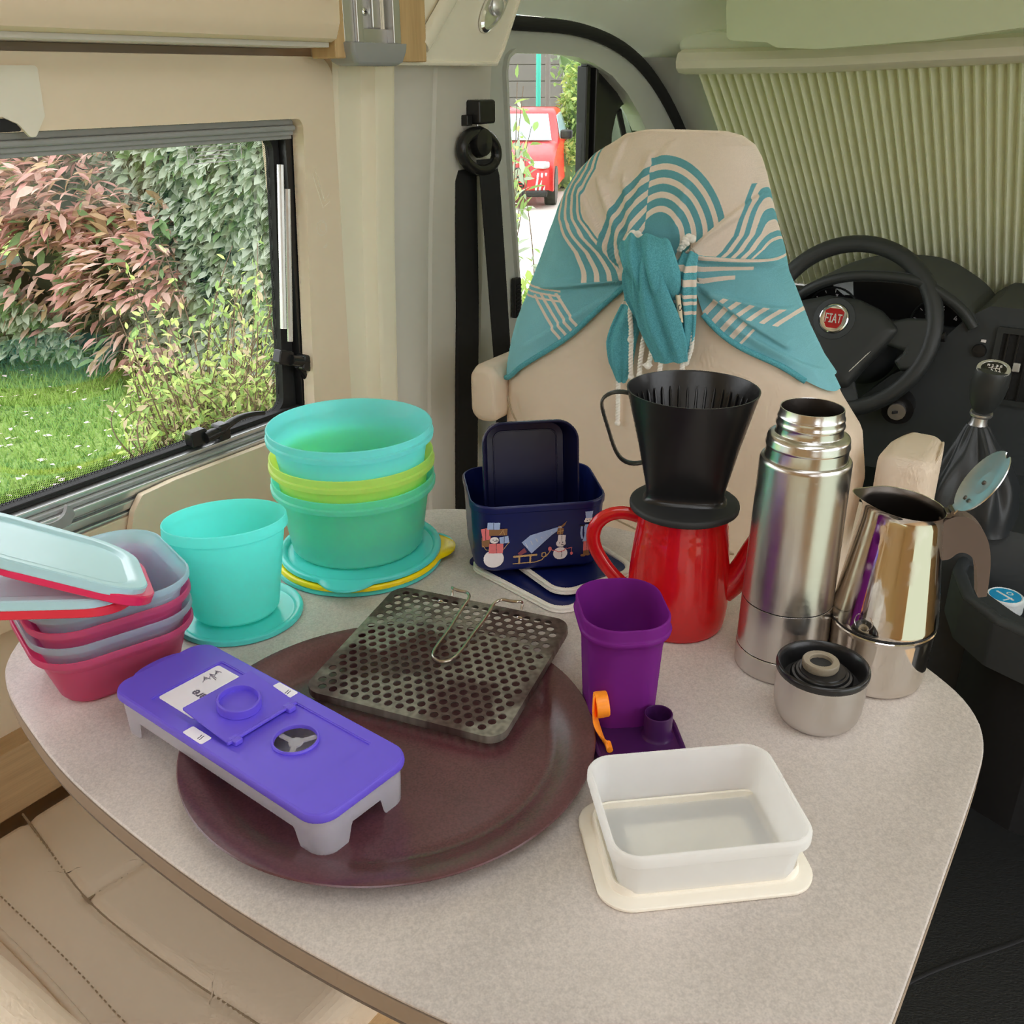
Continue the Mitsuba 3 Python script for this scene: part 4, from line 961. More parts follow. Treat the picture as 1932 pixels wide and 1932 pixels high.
add('door_1__quarter_pane', tm([(1.98, 1.127, 0.8), (2.3, 1.127, 0.8), (2.3, 1.127, 1.25), (1.98, 1.127, 1.25)], [(0, 1, 2), (0, 2, 3)]), 'glass', False)
sl = smooth_path([(1.50, 1.378), (1.648, 1.3765), (1.788, 1.3755), (1.936, 1.361), (2.106, 1.315), (2.25, 1.237), (2.361, 1.150), (2.50, 1.02), (2.62, 0.92)], 60)
sl = np.c_[sl[:, 0] - 0.004, np.full(60, 1.088), sl[:, 1] - 0.008]
add('door_1__seal', tube(sl, 0.0125, 12, up=(0, 1, 0)), 'rubber', 50)
add('door_1__lock_handle', mv(rbox(0.011, 0.040, 0.010, 0.003, 0.002), (1.608, 1.092, 0.872), 0, 0, 90), 'black_plastic')
add('door_1__lock_handle__slats', cat_([box(1.600, 1.616, 1.079, 1.083, 0.84 + 0.008 * i, 0.843 + 0.008 * i, 0.0005) for i in range(8)]), 'rubber')
add('door_1__lock_mark', cat_([tube(np.array([(1.608, 1.0935, 0.793), (1.616, 1.0935, 0.789), (1.608, 1.0935, 0.785)]), 0.0008, 4), tube(np.array([(1.607, 1.0935, 0.789), (1.620, 1.0935, 0.789)]), 0.0008, 4)]), 'print_grey')

# ---------------------------------------------------------------- headliner, visor, windscreen frame
zedge = lambda x: np.interp(x, [1.2, 1.648, 1.788, 1.936, 2.106, 2.2], [1.40, 1.385, 1.384, 1.370, 1.325, 1.29])


def head(u, v):
    x = 1.30 + u * 0.92
    y = 1.105 - v * 2.1
    d = np.clip(1.105 - y, 0, None)
    rise = np.interp(x, [1.3, 1.7, 2.0, 2.22], [0.42, 0.34, 0.19, 0.07])
    z = zedge(x) + rise * (1 - np.exp(-d / 0.16))
    return np.c_[x, y, z]


hm, _, _ = grid(head, 60, 80)
struct('ceiling', thick(hm, 0.006), 'headliner', 'pale green-grey cab headliner above the driver door', 60)
pA = newkey('trim_4')
ap = []
for z, xs, bx_, by_ in ((1.318, 2.106, 2.158, 0.990), (1.238, 2.25, 2.214, 0.980), (1.15, 2.361, 2.281, 0.968), (1.02, 2.50, 2.380, 0.948), (0.88, 2.64, 2.486, 0.930)):
    ap.append([(xs + 0.012, 1.12, z), (xs + 0.012, 1.084, z), (bx_ + 0.020, by_ + 0.022, z), (bx_ + 0.014, by_ - 0.002, z), (bx_ + 0.022, by_ - 0.010, z), (bx_ + 0.06, by_ + 0.0, z), (xs + 0.20, 1.12, z)])
struct(pA, loft(ap[::-1]), 'door_grey', 'grey windscreen pillar between driver window and pleated blind', 35)
vk2 = newkey('sun_visor')
lab(vk2, 'grey-green sun visor folded up under the roof above the windscreen', 'sun visor')
vp_ = rpoly([(0.845, 1.345), (0.760, 1.3395), (0.742, 1.330), (0.66, 1.326), (0.45, 1.338), (0.31, 1.3535), (-0.30, 1.36), (-0.30, 1.445), (0.852, 1.445), (0.852, 1.40)], 0.012)
add(vk2, poly(vp_, 0.05, np.array([[0, 0, 1, 2.005], [1, 0, 0, 0], [0, 1, 0, 0], [0, 0, 0, 1.0]])), 'visor_mat', 30)
bk = newkey('windscreen_blind')
lab(bk, 'pale pleated blind closed across the windscreen behind the steering wheel', 'blind')
npl, per_ = 90, 12
yl, yr = 0.985, -0.85


def blindf(u, v):
    ph = (u * npl) % 1.0
    tri = np.abs(ph * 2 - 1)
    wv = tri * tri * (3 - 2 * tri)
    y = (yl + (yr - yl) * u) * (1 - 0.085 * v)
    x = 2.172 + 0.40 * v + 0.0115 * (wv - 0.5) * 2
    dz = np.interp(-y, [-1.005, -0.7, -0.32, 0.1, 0.85], [0.0, 0.002, 0.017, 0.024, 0.0])
    z = 1.296 + dz * (1 - v) - 0.529 * v + 0.006 * (wv - 0.5)
    return np.c_[x, y, z]


bm, _, _ = grid(blindf, npl * per_ + 1, 3)
add(bk + '__pleated_fabric', bm, 'blind_mat', 60)
rl = []
for y, dz in ((1.005, 0.0), (0.7, 0.002), (0.32, 0.017), (-0.1, 0.024), (-0.85, 0.0)):
    rl.append([(x, y, z + dz) for x, z in ((2.115, 1.2950), (2.112, 1.310), (2.120, 1.326), (2.150, 1.334), (2.200, 1.335), (2.20, 1.288), (2.165, 1.283), (2.13, 1.286))])
add(bk + '__top_rail', loft(rl), 'shelf_cream', 30)
rl = [[(x, y, z) for x, z in ((2.555, 0.775), (2.552, 0.765), (2.575, 0.755), (2.60, 0.765), (2.59, 0.778))] for y in (0.84, -0.72)]
add(bk + '__bottom_rail', loft(rl), 'silver', 30)
struct('window_2', tm([(2.78, -1.05, 0.74), (2.78, 1.05, 0.74), (2.20, 0.98, 1.36), (2.20, -0.98, 1.36)], [(0, 1, 2), (0, 2, 3)]), 'glass', 'windscreen behind the pleated blind', False)
struct('wall_front', box(2.66, 2.72, -1.1, 1.1, 0.0, 0.74, 0.002), 'dash_mat', 'bulkhead below the windscreen')
struct('trim_5', box(2.150, 2.26, -0.95, 1.02, 1.330, 1.37, 0.01), 'headliner', 'windscreen header under the headliner')

# ---------------------------------------------------------------- dashboard
YZX = lambda x: np.array([[0, 0, 1, x], [1, 0, 0, 0], [0, 1, 0, 0], [0, 0, 0, 1.0]])
dk2 = newkey('dashboard')
lab(dk2, 'dark grey dashboard with instrument hood below the pleated blind', 'dashboard')
sec_ = [(2.62, 0.30), (2.62, 0.765), (2.50, 0.775), (2.34, 0.79), (2.28, 0.77), (2.27, 0.70), (2.29, 0.60), (2.34, 0.45), (2.42, 0.30)]
add(dk2 + '__body', loft([[(x, y, z) for x, z in sec_] for y in (1.06, 0.45, -1.0)]), 'dash_mat', 25)
oa = smooth_path([(0.765, 0.775), (0.735, 0.802), (0.708, 0.826), (0.64, 0.868), (0.573, 0.888), (0.50, 0.8935), (0.439, 0.889), (0.385, 0.866), (0.334, 0.832), (0.312, 0.805)], 40)
ia = smooth_path([(0.745, 0.770), (0.70, 0.806), (0.64, 0.846), (0.573, 0.866), (0.50, 0.8715), (0.445, 0.868), (0.39, 0.844), (0.345, 0.812), (0.325, 0.785)], 40)
hd = []
for x, s in ((2.195, 0.0), (2.188, 0.004), (2.20, 0.010), (2.42, 0.006)):
    pass
hood = sg.Polygon(list(oa) + list(ia[::-1])).buffer(0.001)
add(dk2 + '__instrument_hood', poly(hood, 0.25, YZX(2.19)), 'dash_mat', 30)
add(dk2 + '__instrument_hood__lip', tube(np.c_[np.full(40, 2.192), (oa[:, 0] + ia[:, 0]) / 2, (oa[:, 1] + ia[:, 1]) / 2], 0.0115, 10, up=(1, 0, 0)), 'wheel_mat', 50)
cl = add(dk2 + '__cluster', poly(sg.Polygon(list(ia) + [(0.33, 0.68), (0.74, 0.68)]).buffer(0.004), 0.02, YZX(2.285)), 'black_plastic', 30)


def gauge(y, z, r, key):
    k = add(key, mv(lathe([(r - 0.004, 0), (r, 0), (r, 0.006), (r - 0.002, 0.008), (r - 0.004, 0.006)], 48, False, False), (2.284, y, z), 0, -90), 'wheel_mat', 40)
    tk_ = []
    for i in range(11):
        a = math.radians(220 - 26 * i)
        tk_.append(tube(np.array([(2.2825, y - (r - 0.007) * math.cos(a), z + (r - 0.007) * math.sin(a)), (2.2825, y - (r - 0.014) * math.cos(a), z + (r - 0.014) * math.sin(a))]), 0.0009, 4))
    for i in range(1, 6):
        a = math.radians(220 - 52 * (i - 0.4))
        tk_.append(xf(mv(meshkit.text_mesh(str(i), 0.010, 0.0008, True), (-0.004, -0.005, 0)), frame((2.2825, y - (r - 0.023) * math.cos(a), z + (r - 0.023) * math.sin(a)), (0, -1, 0), (0, 0, 1))))
    add(k + '__scale', cat_(tk_), 'print_white', False)


gauge(0.405, 0.770, 0.062, cl + '__gauge')
gauge(0.640, 0.770, 0.062, cl + '__gauge')
add(cl + '__blue_light', poly(sg.Polygon([(0.367 - 0.052 * math.cos(t) * 0 - 0.030 + 0.034 * math.cos(t), 0.775 + 0.052 * math.sin(t)) for t in np.linspace(2.0, 3.6, 12)] + [(0.330 + 0.05 * math.cos(t), 0.775 + 0.07 * math.sin(t)) for t in np.linspace(3.6, 2.0, 12)]) if False else sg.Point(0.352, 0.79).buffer(0.040).difference(sg.Point(0.366, 0.782).buffer(0.040)), 0.001, YZX(2.2815)), 'dial_blue', False)
add(cl + '__display', poly(sg.Polygon([(0.655, 0.845), (0.605, 0.855), (0.598, 0.815), (0.622, 0.815), (0.645, 0.83)]), 0.001, YZX(2.2815)), 'cap_white', False)
cp = rpoly([(0.42, 0.700), (0.352, 0.792), (0.318, 0.826), (0.295, 0.842), (-0.60, 0.855), (-0.60, 0.48), (0.52, 0.44), (0.53, 0.60), (0.47, 0.665)], 0.012)
ck_ = add(dk2 + '__centre_panel', poly(cp, 0.30, YZX(2.20)), 'dash_mat', 25)
kb = add(ck_ + '__knob', mv(lathe([(0, 0), (0.014, 0), (0.0145, 0.004), (0.013, 0.010), (0.006, 0.011), (0, 0.011)], 28), (2.199, 0.299, 0.748), 0, -90), 'black_plastic', 40)
add(ck_ + '__knob_mark', box(2.196, 2.199, 0.290, 0.300, 0.766, 0.772, 0.0006), 'print_white')
vt = add(ck_ + '__vent', poly(sg.box(0.05, 0.645, 0.268, 0.800).buffer(0.004).difference(sg.box(0.058, 0.653, 0.260, 0.792)), 0.012, YZX(2.190)), 'wheel_mat', 30)
add(ck_ + '__vent_back', box(2.197, 2.202, 0.055, 0.264, 0.65, 0.795, 0.0005), 'rubber')
for i in range(10):
    add(vt + '__slat', box(2.190, 2.199, 0.247 - 0.020 * i, 0.251 - 0.020 * i, 0.652, 0.793, 0.0008), 'black_plastic')
add(vt + '__tab', box(2.184, 2.190, 0.215, 0.229, 0.716, 0.735, 0.002), 'silver')
sc = newkey('steering_column')
lab(sc, 'black steering column shroud with ignition lock under the steering wheel', 'steering column')
add(sc + '__shroud', loft([np.c_[np.full(32, x), 0.565 + el(a, b, 32)[:, 0], z + el(a, b, 32)[:, 1]] for x, a, b, z in ((2.16, 0.05, 0.045, 0.735), (2.18, 0.072, 0.062, 0.725), (2.24, 0.085, 0.075, 0.70), (2.34, 0.09, 0.09, 0.68))]), 'dash_mat', 40)
add(sc + '__lock_housing', tube(np.array([(2.160, 0.435, 0.600), (2.30, 0.455, 0.62)]), 0.034, 24), 'black_plastic', 40)
add(sc + '__lock', tube(np.array([(2.150, 0.434, 0.599), (2.165, 0.436, 0.600)]), 0.019, 24), 'alu', 40)
add(sc + '__lock__key_slot', mv(box(-0.003, 0.003, -0.013, 0.013, 0, 0.002, 0.0005), (2.1495, 0.434, 0.599), 0, -90, 55), 'rubber')
for s in (-1, 1):
    add(sc + '__stalk', tube(smooth_path([(2.19, 0.565 + s * 0.06, 0.75), (2.17, 0.565 + s * 0.12, 0.76), (2.165, 0.565 + s * 0.20, 0.775)], 14), np.linspace(0.008, 0.011, 14), 12), 'black_plastic', 40)

# ---------------------------------------------------------------- steering wheel
wt = 0.356
WN, WU, WR = np.array([-math.cos(wt), 0, math.sin(wt)]), np.array([math.sin(wt), 0, math.cos(wt)]), np.array([0, -1.0, 0])
MW = np.eye(4); MW[:3, 0], MW[:3, 1], MW[:3, 2], MW[:3, 3] = WR, WU, WN, (2.158, 0.572, 0.771)
sw = newkey('steering_wheel')
lab(sw, 'dark grey steering wheel with red round badge behind the draped seat', 'steering wheel')
tt = np.arange(96) * 2 * np.pi / 96
add(sw + '__rim', xf(tube(np.c_[0.1825 * np.cos(tt), 0.1825 * np.sin(tt), np.zeros(96)], None, 18, True, flat=(np.full(97, 0.0185)[:96], 0.0165), up=(0, 0, 1)), MW), 'wheel_mat', 60)
pad = rpoly([(-0.114, 0.042), (-0.05, 0.062), (0.02, 0.060), (0.072, 0.042), (0.116, 0.006), (0.098, -0.028), (0.062, -0.085), (0.038, -0.132), (0.0, -0.142), (-0.038, -0.132), (-0.062, -0.085), (-0.098, -0.028), (-0.122, 0.010)], 0.012)


def domed(g, layers):
    """stack of inset outlines lofted into a soft pad"""
    rings = []
    n = 120
    for ins, z in layers:
        e = g.buffer(-ins) if ins >= 0 else g.buffer(-ins)
        rings.append(ring_poly(e, z, n))
    # align ring starts
    for i in range(1, len(rings)):
        d = [np.sum((np.roll(rings[i], -k, 0)[:, :2] - rings[i - 1][:, :2]) ** 2) for k in range(0, n, 1)]
        rings[i] = np.roll(rings[i], -int(np.argmin(d)), 0)
    return loft(rings)


def ccw(g):
    return sg.polygon.orient(g, 1.0)


add(sw + '__airbag_pad', xf(domed(ccw(pad), ((0.004, -0.02), (0.0, -0.005), (0.0, 0.012), (0.004, 0.020), (0.014, 0.026), (0.03, 0.029))), MW), 'wheel_mat', 40)
bz = add(sw + '__badge_ring', xf(mv(lathe([(0.046, 0.0), (0.045, 0.003), (0.034, 0.0045), (0.032, 0.0025), (0, 0.0022)], 48, True, True), (-0.022, 0.010, 0.0275)), MW), 'dash_mat', 40)
add(sw + '__badge', xf(mv(lathe([(0.0315, 0.0), (0.0318, 0.004), (0.0290, 0.0060), (0.0240, 0.0052), (0, 0.0050)], 48), (-0.022, 0.010, 0.029)), MW), 'chrome', 40)
rdp = rpoly([(-0.021, 0.016), (-0.012, 0.0215), (0.012, 0.0215), (0.021, 0.016), (0.019, -0.010), (0.012, -0.021), (-0.012, -0.021), (-0.019, -0.010)], 0.004)
bd = add(sw + '__badge__shield', xf(mv(poly(rdp, 0.0012), (-0.022, 0.010, 0.0335)), MW), 'badge_red', 30)
txt = meshkit.text_mesh('FIAT', 0.019, 0.0010, True)
b = txt.bounds
txt.apply_translation((-(b[0][0] + b[1][0]) / 2, -(b[0][1] + b[1][1]) / 2, 0))
txt.apply_scale([0.036 / (b[1][0] - b[0][0]), 1.0, 1.0])
add(sw + '__badge__lettering', xf(mv(txt, (-0.022, 0.010, 0.0347)), MW), 'silver', False)
for s in (1, -1):
    spk = rpoly([(s * 0.085, 0.020), (s * 0.125, 0.034), (s * 0.180, 0.040), (s * 0.186, -0.020), (s * 0.170, -0.072), (s * 0.135, -0.078), (s * 0.118, -0.060), (s * 0.135, -0.036), (s * 0.090, -0.028)], 0.006)
    add(sw + '__spoke', xf(domed(ccw(spk), ((0.003, -0.014), (0.0, -0.008), (0.0, 0.006), (0.004, 0.011), (0.009, 0.012))), MW), 'wheel_mat', 40)
for s in (1, -1):
    spk = rpoly([(s * 0.012, -0.12), (s * 0.045, -0.115), (s * 0.070, -0.168), (s * 0.045, -0.178), (s * 0.015, -0.14)], 0.004)
    add(sw + '__spoke', xf(domed(ccw(spk), ((0.002, -0.014), (0.0, -0.008), (0.0, 0.004), (0.004, 0.008))), MW), 'dash_mat', 40)
add(sw + '__pad_seam', xf(tube(np.array([(0.095, -0.012, 0.0195), (0.062, -0.060, 0.0255), (0.036, -0.098, 0.0265)]), 0.0011, 6), MW), 'pillar_grey')
add(sw + '__horn_mark', xf(cat_([tube(np.array([(-0.072 + 0.006 * i, -0.060, 0.0275), (-0.072 + 0.006 * i, -0.068, 0.0275)]), 0.0007, 4) for i in range(3)]), MW), 'rubber')

# ---------------------------------------------------------------- gear lever, console
gk2 = newkey('gear_lever')
lab(gk2, 'dark gear lever with white ringed knob and leather boot right of the wheel', 'gear lever')
GX, GY = 1.912, 0.237
Mgk = mat4((GX, GY, 0.670)) @ mat4((0, 0, 0), 0, -6, 4) @ mat4((0, 0, -0.65))
add(gk2 + '__knob', xf(lathe([(0, 0.685), (0.014, 0.686), (0.019, 0.690), (0.025, 0.703), (0.0305, 0.722), (0.0325, 0.742), (0.0315, 0.760), (0.0300, 0.768), (0.0285, 0.771), (0, 0.772)], 48), Mgk), 'wheel_mat', 50)
Mkt = Mgk @ mat4((-0.002, 0, 0.771), 0, -14)
rg = add(gk2 + '__knob_ring', xf(lathe([(0.0215, 0.0), (0.0290, 0.0), (0.0285, 0.0020), (0.0220, 0.0026), (0.0215, 0.0015)], 48, False, False), Mkt), 'silver', 40)
add(gk2 + '__knob_cap', xf(lathe([(0, 0.0005), (0.0217, 0.0005), (0.0217, 0.0018), (0, 0.0022)], 40), Mkt), 'black_plastic', 40)
gt = []
Mt = Mkt @ frame((0, 0, 0.0023), (0.10, -1, 0), (1, 0.10, 0))
for x, s in ((-0.0105, 'R'), (-0.0035, '1'), (0.0035, '3'), (0.0100, '5')):
    gt.append(mv(meshkit.text_mesh(s, 0.0062, 0.0006, True), (x - 0.002, 0.0052, 0)))
for x, s in ((-0.0035, '2'), (0.0035, '4'), (0.0095, '6')):
    gt.append(mv(meshkit.text_mesh(s, 0.0062, 0.0006, True), (x - 0.002, -0.0115, 0)))
gt += [box(-0.0095, 0.0098, -0.0008, 0.0008, 0, 0.0006, 0.0001)] + [box(x - 0.0006, x + 0.0006, -0.0045, 0.0045, 0, 0.0006, 0.0001) for x in (-0.0035, 0.0032, 0.0095)]
add(gk2 + '__shift_pattern', xf(cat_(gt), Mt), 'print_white', False)
add(gk2 + '__collar', xf(lathe([(0.012, 0.686), (0.0200, 0.684), (0.0205, 0.680), (0.0190, 0.677), (0.0135, 0.675), (0.0150, 0.662), (0.0215, 0.650), (0.0205, 0.646), (0.010, 0.646)], 40), Mgk), 'alu', 40)


def bootf(u, v):
    a = u * 2 * np.pi
    k = 2 + 2.4 * v
    c, s = np.cos(a), np.sin(a)
    rx = 0.018 + (0.105 - 0.018) * v ** 0.9; ry = 0.018 + (0.075 - 0.018) * v ** 0.8
    w = 1 + 0.10 * np.sin(7 * a + 3 * v) * np.sin(np.pi * v) + 0.06 * np.sin(11 * a - 5 * v) * (1 - v)
    bulge = 1 + 0.22 * np.sin(np.pi * v) ** 1.5
    x = np.sign(c) * np.abs(c) ** (2 / k) * rx * w * bulge
    y = np.sign(s) * np.abs(s) ** (2 / k) * ry * w * bulge
    z = 0.678 - 0.190 * v + 0.012 * np.sin(9 * a) * np.sin(np.pi * v) * 0.5
    return np.c_[GX - 0.002 + x + 0.02 * v, GY - 0.012 * v + y - 0.01 * v, z]


bm, _, _ = grid(bootf, 96, 40, True)
add(gk2 + '__boot', thick(bm, 0.002), 'boot_mat', 70)
cn = newkey('centre_console')
lab(cn, 'black centre console with cup holder tray below the gear lever', 'console')
add(cn + '__upper_housing', loft([np.c_[rr(a, b, 0.05, 6), np.full(28, z)] + np.array([x, y, 0]) for a, b, x, y, z in ((0.21, 0.20, 2.04, 0.07, 0.0), (0.205, 0.195, 2.04, 0.07, 0.40), (0.185, 0.180, 2.05, 0.07, 0.475), (0.170, 0.165, 2.05, 0.07, 0.492), (0.135, 0.12, 2.03, 0.12, 0.488))]), 'dash_mat', 40)
tr_o = rpoly([(1.60, -0.30), (1.60, 0.02), (1.635, 0.115), (1.70, 0.178), (1.80, 0.215), (1.92, 0.215), (1.92, -0.30)], 0.03)
tr_i = rpoly([(1.665, -0.30), (1.665, 0.02), (1.69, 0.085), (1.74, 0.140), (1.81, 0.172), (1.90, 0.172), (1.90, -0.30)], 0.03)
add(cn + '__tray', cat_([poly(tr_o.difference(tr_i), 0.085, mat4((0, 0, 0.335))), poly(tr_o.buffer(-0.004), 0.01, mat4((0, 0, 0.335)))]), 'dash_mat', 40)
add(cn + '__tray_rim', tube(np.array([(x, y, 0.421) for x, y in tr_o.buffer(-0.012).exterior.coords]), 0.012, 10), 'dash_mat', 50)
add(cn + '__tray_base', poly(tr_o.buffer(-0.05), 0.335, mat4((0, 0, 0.0))), 'rubber', 40)
bc = newkey('bottle')
lab(bc, 'white bottle with blue printed cap standing in the console cup holder', 'bottle')
BX, BY = 1.768, 0.115
add(bc + '__body', mv(lathe([(0, 0.346), (0.030, 0.346), (0.031, 0.35), (0.031, 0.385), (0, 0.386)], 40), (BX, BY, 0)), 'cap_white', 40)
cpk = add(bc + '__cap', mv(lathe([(0, 0.383), (0.0320, 0.383), (0.0335, 0.386), (0.0335, 0.407), (0.0320, 0.412), (0.0295, 0.414), (0.0290, 0.4125), (0, 0.4125)], 48), (BX, BY, 0)), 'cap_white', 40)
blob = sg.Point(0, 0).buffer(0.0270).difference(sg.box(-0.0035, -0.02, 0.0025, 0.02)).difference(sg.box(-0.018, -0.014, 0.004, -0.010)).difference(sg.Point(0.013, 0.002).buffer(0.0065).difference(sg.Point(0.013, 0.002).buffer(0.0035)))
add(cpk + '__print', poly(blob, 0.0006, mat4((BX, BY, 0.4125), -35)), 'cap_blue', False)

# ---------------------------------------------------------------- floors, bench
struct('floor_cab', box(1.02, 2.9, -1.1, 1.12, -0.02, 0.0, 0.002), 'rubber_floor', 'black rubber floor of the cab')
struct('trim_6', tube(smooth_path([(1.02, 0.115, 0.001), (1.17, 0.098, 0.001), (1.25, 0.055, 0.001), (1.40, -0.055, 0.001), (1.6, -0.16, 0.001)], 30), None, 8, flat=(0.004, 0.003)), 'rubber', 'raised seam line in the black rubber floor')
struct('floor', box(-1.2, 1.02, -1.1, 1.12, -0.02, 0.0, 0.001), 'wood', 'brown wooden floor under the table')
bs = newkey('bench')
lab(bs, 'beige leather dinette bench on a wooden base under the table', 'bench')
add(bs + '__base', box(0.05, 0.80, 0.525, 1.03, 0.0, 0.36, 0.004), 'wood')


def cushion(u, v):
    a = u * 2 * np.pi
    return None


def pad3(x0, x1, y0, y1, z0, z1, rc, re, crown=0.0, n=8, seams=(), nx=90, ny=90):
    """upholstered pad: soft box with a gridded top so that seams can be pressed into it"""
    X, Y = np.linspace(0, 1, nx), np.linspace(0, 1, ny)
    m = rbox((x1 - x0) / 2, (y1 - y0) / 2, z1 - z0, rc, re, 8, 8)
    m = mv(m, ((x0 + x1) / 2, (y0 + y1) / 2, z0))
    v, f = trimesh.remesh.subdivide_to_size(m.vertices, m.faces, 0.012, max_iter=12)
    v = v.copy()
    up_ = np.clip((v[:, 2] - (z1 - re)) / re, 0, 1)
    fx = np.clip(np.minimum(v[:, 0] - x0, x1 - v[:, 0]) / 0.12, 0, 1); fy = np.clip(np.minimum(v[:, 1] - y0, y1 - v[:, 1]) / 0.12, 0, 1)
    v[:, 2] += crown * np.sqrt(fx * fy) * up_
    for pts, dep, wid in seams:
        L = sg.LineString(pts)
        d = shapely.distance(L, shapely.points(v[:, :2]))
        v[:, 2] -= dep * np.exp(-(d / wid) ** 2) * up_
    return tm(v, f)


seam1 = [tuple(p) for p in smooth_path([(0.425, 1.04), (0.405, 0.94), (0.3885, 0.852), (0.383, 0.75), (0.385, 0.65), (0.389, 0.566), (0.392, 0.50)], 40)]
seam2 = [(0.3885, 0.848), (0.43, 0.843), (0.476, 0.838), (0.60, 0.83)]
cu = pad3(0.262, 0.80, 0.512, 1.036, 0.36, 0.438, 0.03, 0.028, 0.004, seams=((seam1, 0.006, 0.006), (seam2, 0.005, 0.006)))
v, f = trimesh.remesh.subdivide_to_size(cu.vertices, cu.faces, 0.006, max_iter=14)
sk_ = add(bs + '__seat_cushion', mv(cu, (0, 0, 0)), 'leather_bench', 60)


def topz(pts, dz):
    return np.array([(x, y, 0.4385 + dz) for x, y in pts])


add(sk_ + '__seam', tube(topz(seam1, -0.0030), 0.0016, 6), 'stitch', 40)
add(sk_ + '__seam', tube(topz(smooth_path(seam2, 20), -0.0026), 0.0016, 6), 'stitch', 40)
stl = smooth_path([(0.340, 1.03), (0.3335, 0.93), (0.329, 0.85), (0.322, 0.75), (0.315, 0.68), (0.312, 0.60), (0.31, 0.52)], 120)
sti = [tube(np.array([(stl[i, 0], stl[i, 1], 0.4425), (stl[i + 1, 0], stl[i + 1, 1], 0.4425)]), 0.0008, 4) for i in range(0, 119, 2)]
add(sk_ + '__stitching', cat_(sti), 'stitch', False)
add(sk_ + '__piping', tube(np.array([(x - 0.026, y, 0.4415) for x, y in stl]), 0.0045, 8), 'leather_bench', 50)
add(bs + '__back_cushion', mv(pad3(0.03, 0.236, 0.45, 1.03, 0.40, 0.640, 0.045, 0.05, 0.006), (0, 0, 0)), 'leather_bench', 60)

# ---------------------------------------------------------------- the rest of the van behind and beside the camera
roof = sg.box(-1.7, -1.1, 1.36, 1.1).difference(rpoly([(0.0, -0.45), (0.75, -0.45), (0.75, 0.15), (0.0, 0.15)], 0.05)).difference(rpoly([(-1.1, -0.45), (-0.25, -0.45), (-0.25, 0.45), (-1.1, 0.45)], 0.05))
struct('ceiling_001', poly(roof, 0.03, mat4((0, 0, 1.93))), 'shelf_cream', 'cream roof lining of the living area with its open roof light')
rw = sg.box(-1.7, 0, 2.9, 1.93).difference(sg.Polygon([(0.0, 0.02), (1.30, 0.02), (1.30, 1.80), (0.0, 1.80)])).difference(rpoly([(1.62, 0.85), (2.35, 0.85), (2.15, 1.20), (1.95, 1.36), (1.62, 1.36)], 0.03)).difference(rpoly([(-1.2, 0.9), (-0.35, 0.9), (-0.35, 1.5), (-1.2, 1.5)], 0.03))
struct('wall_right', poly(rw, 0.03, WM(-1.07)), 'wood_up', 'oak clad right wall of the van with the open sliding door')
struct('wall_rear', box(-1.73, -1.70, -1.1, 1.1, 0, 1.96, 0.002), 'wood_up', 'oak clad rear partition of the van')
struct('wall_left_upper', box(-1.7, 1.22, 1.105, 1.135, 1.345, 1.96, 0.002), 'wall_beige', 'upper left wall above the window')
struct('wall_left_rear', box(-1.7, -1.19, 1.09, 1.135, 0, 1.35, 0.002), 'wall_beige', 'left wall behind the dinette')

# ================================================================ driver seat and the towel tied round it
AB = np.array([[0.8362, -3.3171, 0.1317, 1.2833, -1.1944, 0.0588, -0.4794, 0.8754, -0.4006, 0.0054], [0.893, -0.4174, -3.6618, 0.1502, 1.2761, -1.2528, -0.069, -0.4275, 0.8983, -0.3918]])
YZ_ = np.array([[0.86808, -0.34358, 0.01304, 0.04418, -0.03217, 0.00114, -0.00449, 0.00605, -0.00195, -0.00007], [1.22009, 0.00704, -0.25982, -0.00168, 0.03523, -0.02376, 0.00051, -0.00476, 0.0059, -0.00199]])


def cub(u, v):
    u, v = np.asarray(u, float), np.asarray(v, float)
    return np.stack([np.ones_like(u), u, v, u * u, u * v, v * v, u ** 3, u * u * v, u * v * v, v ** 3], -1)


def weave(y, z):
    """cloth coordinates (the weave is pulled askew towards the knot) of a point of the seat back"""
    return cub(np.asarray(y) - 0.6, np.asarray(z) - 1.0) @ AB.T


def seatpt(a, b, out=0.0):
    yz = cub(np.asarray(a) / 1000., np.asarray(b) / 1000.) @ YZ_.T
    x = 1.245 - 0.05 * (yz[..., 1] - 0.8) - out
    return np.concatenate([np.asarray(x)[..., None], yz], -1)


Lc = np.array([(0.868, 0.45), (0.872, 0.60), (0.873, 0.70), (0.8685, 0.78), (0.8647, 0.8184), (0.8575, 0.8556), (0.8506, 0.8855), (0.8421, 0.915), (0.8224, 0.9574), (0.8015, 1.01), (0.7851, 1.0515), (0.7675, 1.0998), (0.7574, 1.1219), (0.741, 1.1491), (0.7159, 1.1758), (0.6766, 1.202), (0.6301, 1.2105), (0.597, 1.2135)])
RcX = [0.020, 0.022, 0.036, 0.036, 0.034, 0.026, 0.0]
Lc[:, 0] += np.interp(Lc[:, 1], [0.45, 0.8, 1.0, 1.15, 1.2135], [0.034, 0.032, 0.024, 0.016, 0.0])
Rc = np.array([(0.285, 0.45), (0.282, 0.58), (0.276, 0.66), (0.268, 0.76), (0.281, 0.83), (0.3054, 0.8715), (0.3153, 0.8938), (0.3388, 0.9216), (0.3635, 0.9595), (0.3891, 1.0072), (0.4031, 1.0306), (0.4126, 1.0617), (0.4258, 1.0921), (0.4388, 1.122), (0.4519, 1.154), (0.4665, 1.1763), (0.4856, 1.1916), (0.5096, 1.2023), (0.547, 1.2092), (0.594, 1.2135)])
Rc[:, 0] += np.interp(Rc[:, 1], [0.45, 0.83, 0.90, 1.0, 1.1, 1.17, 1.2135], RcX)
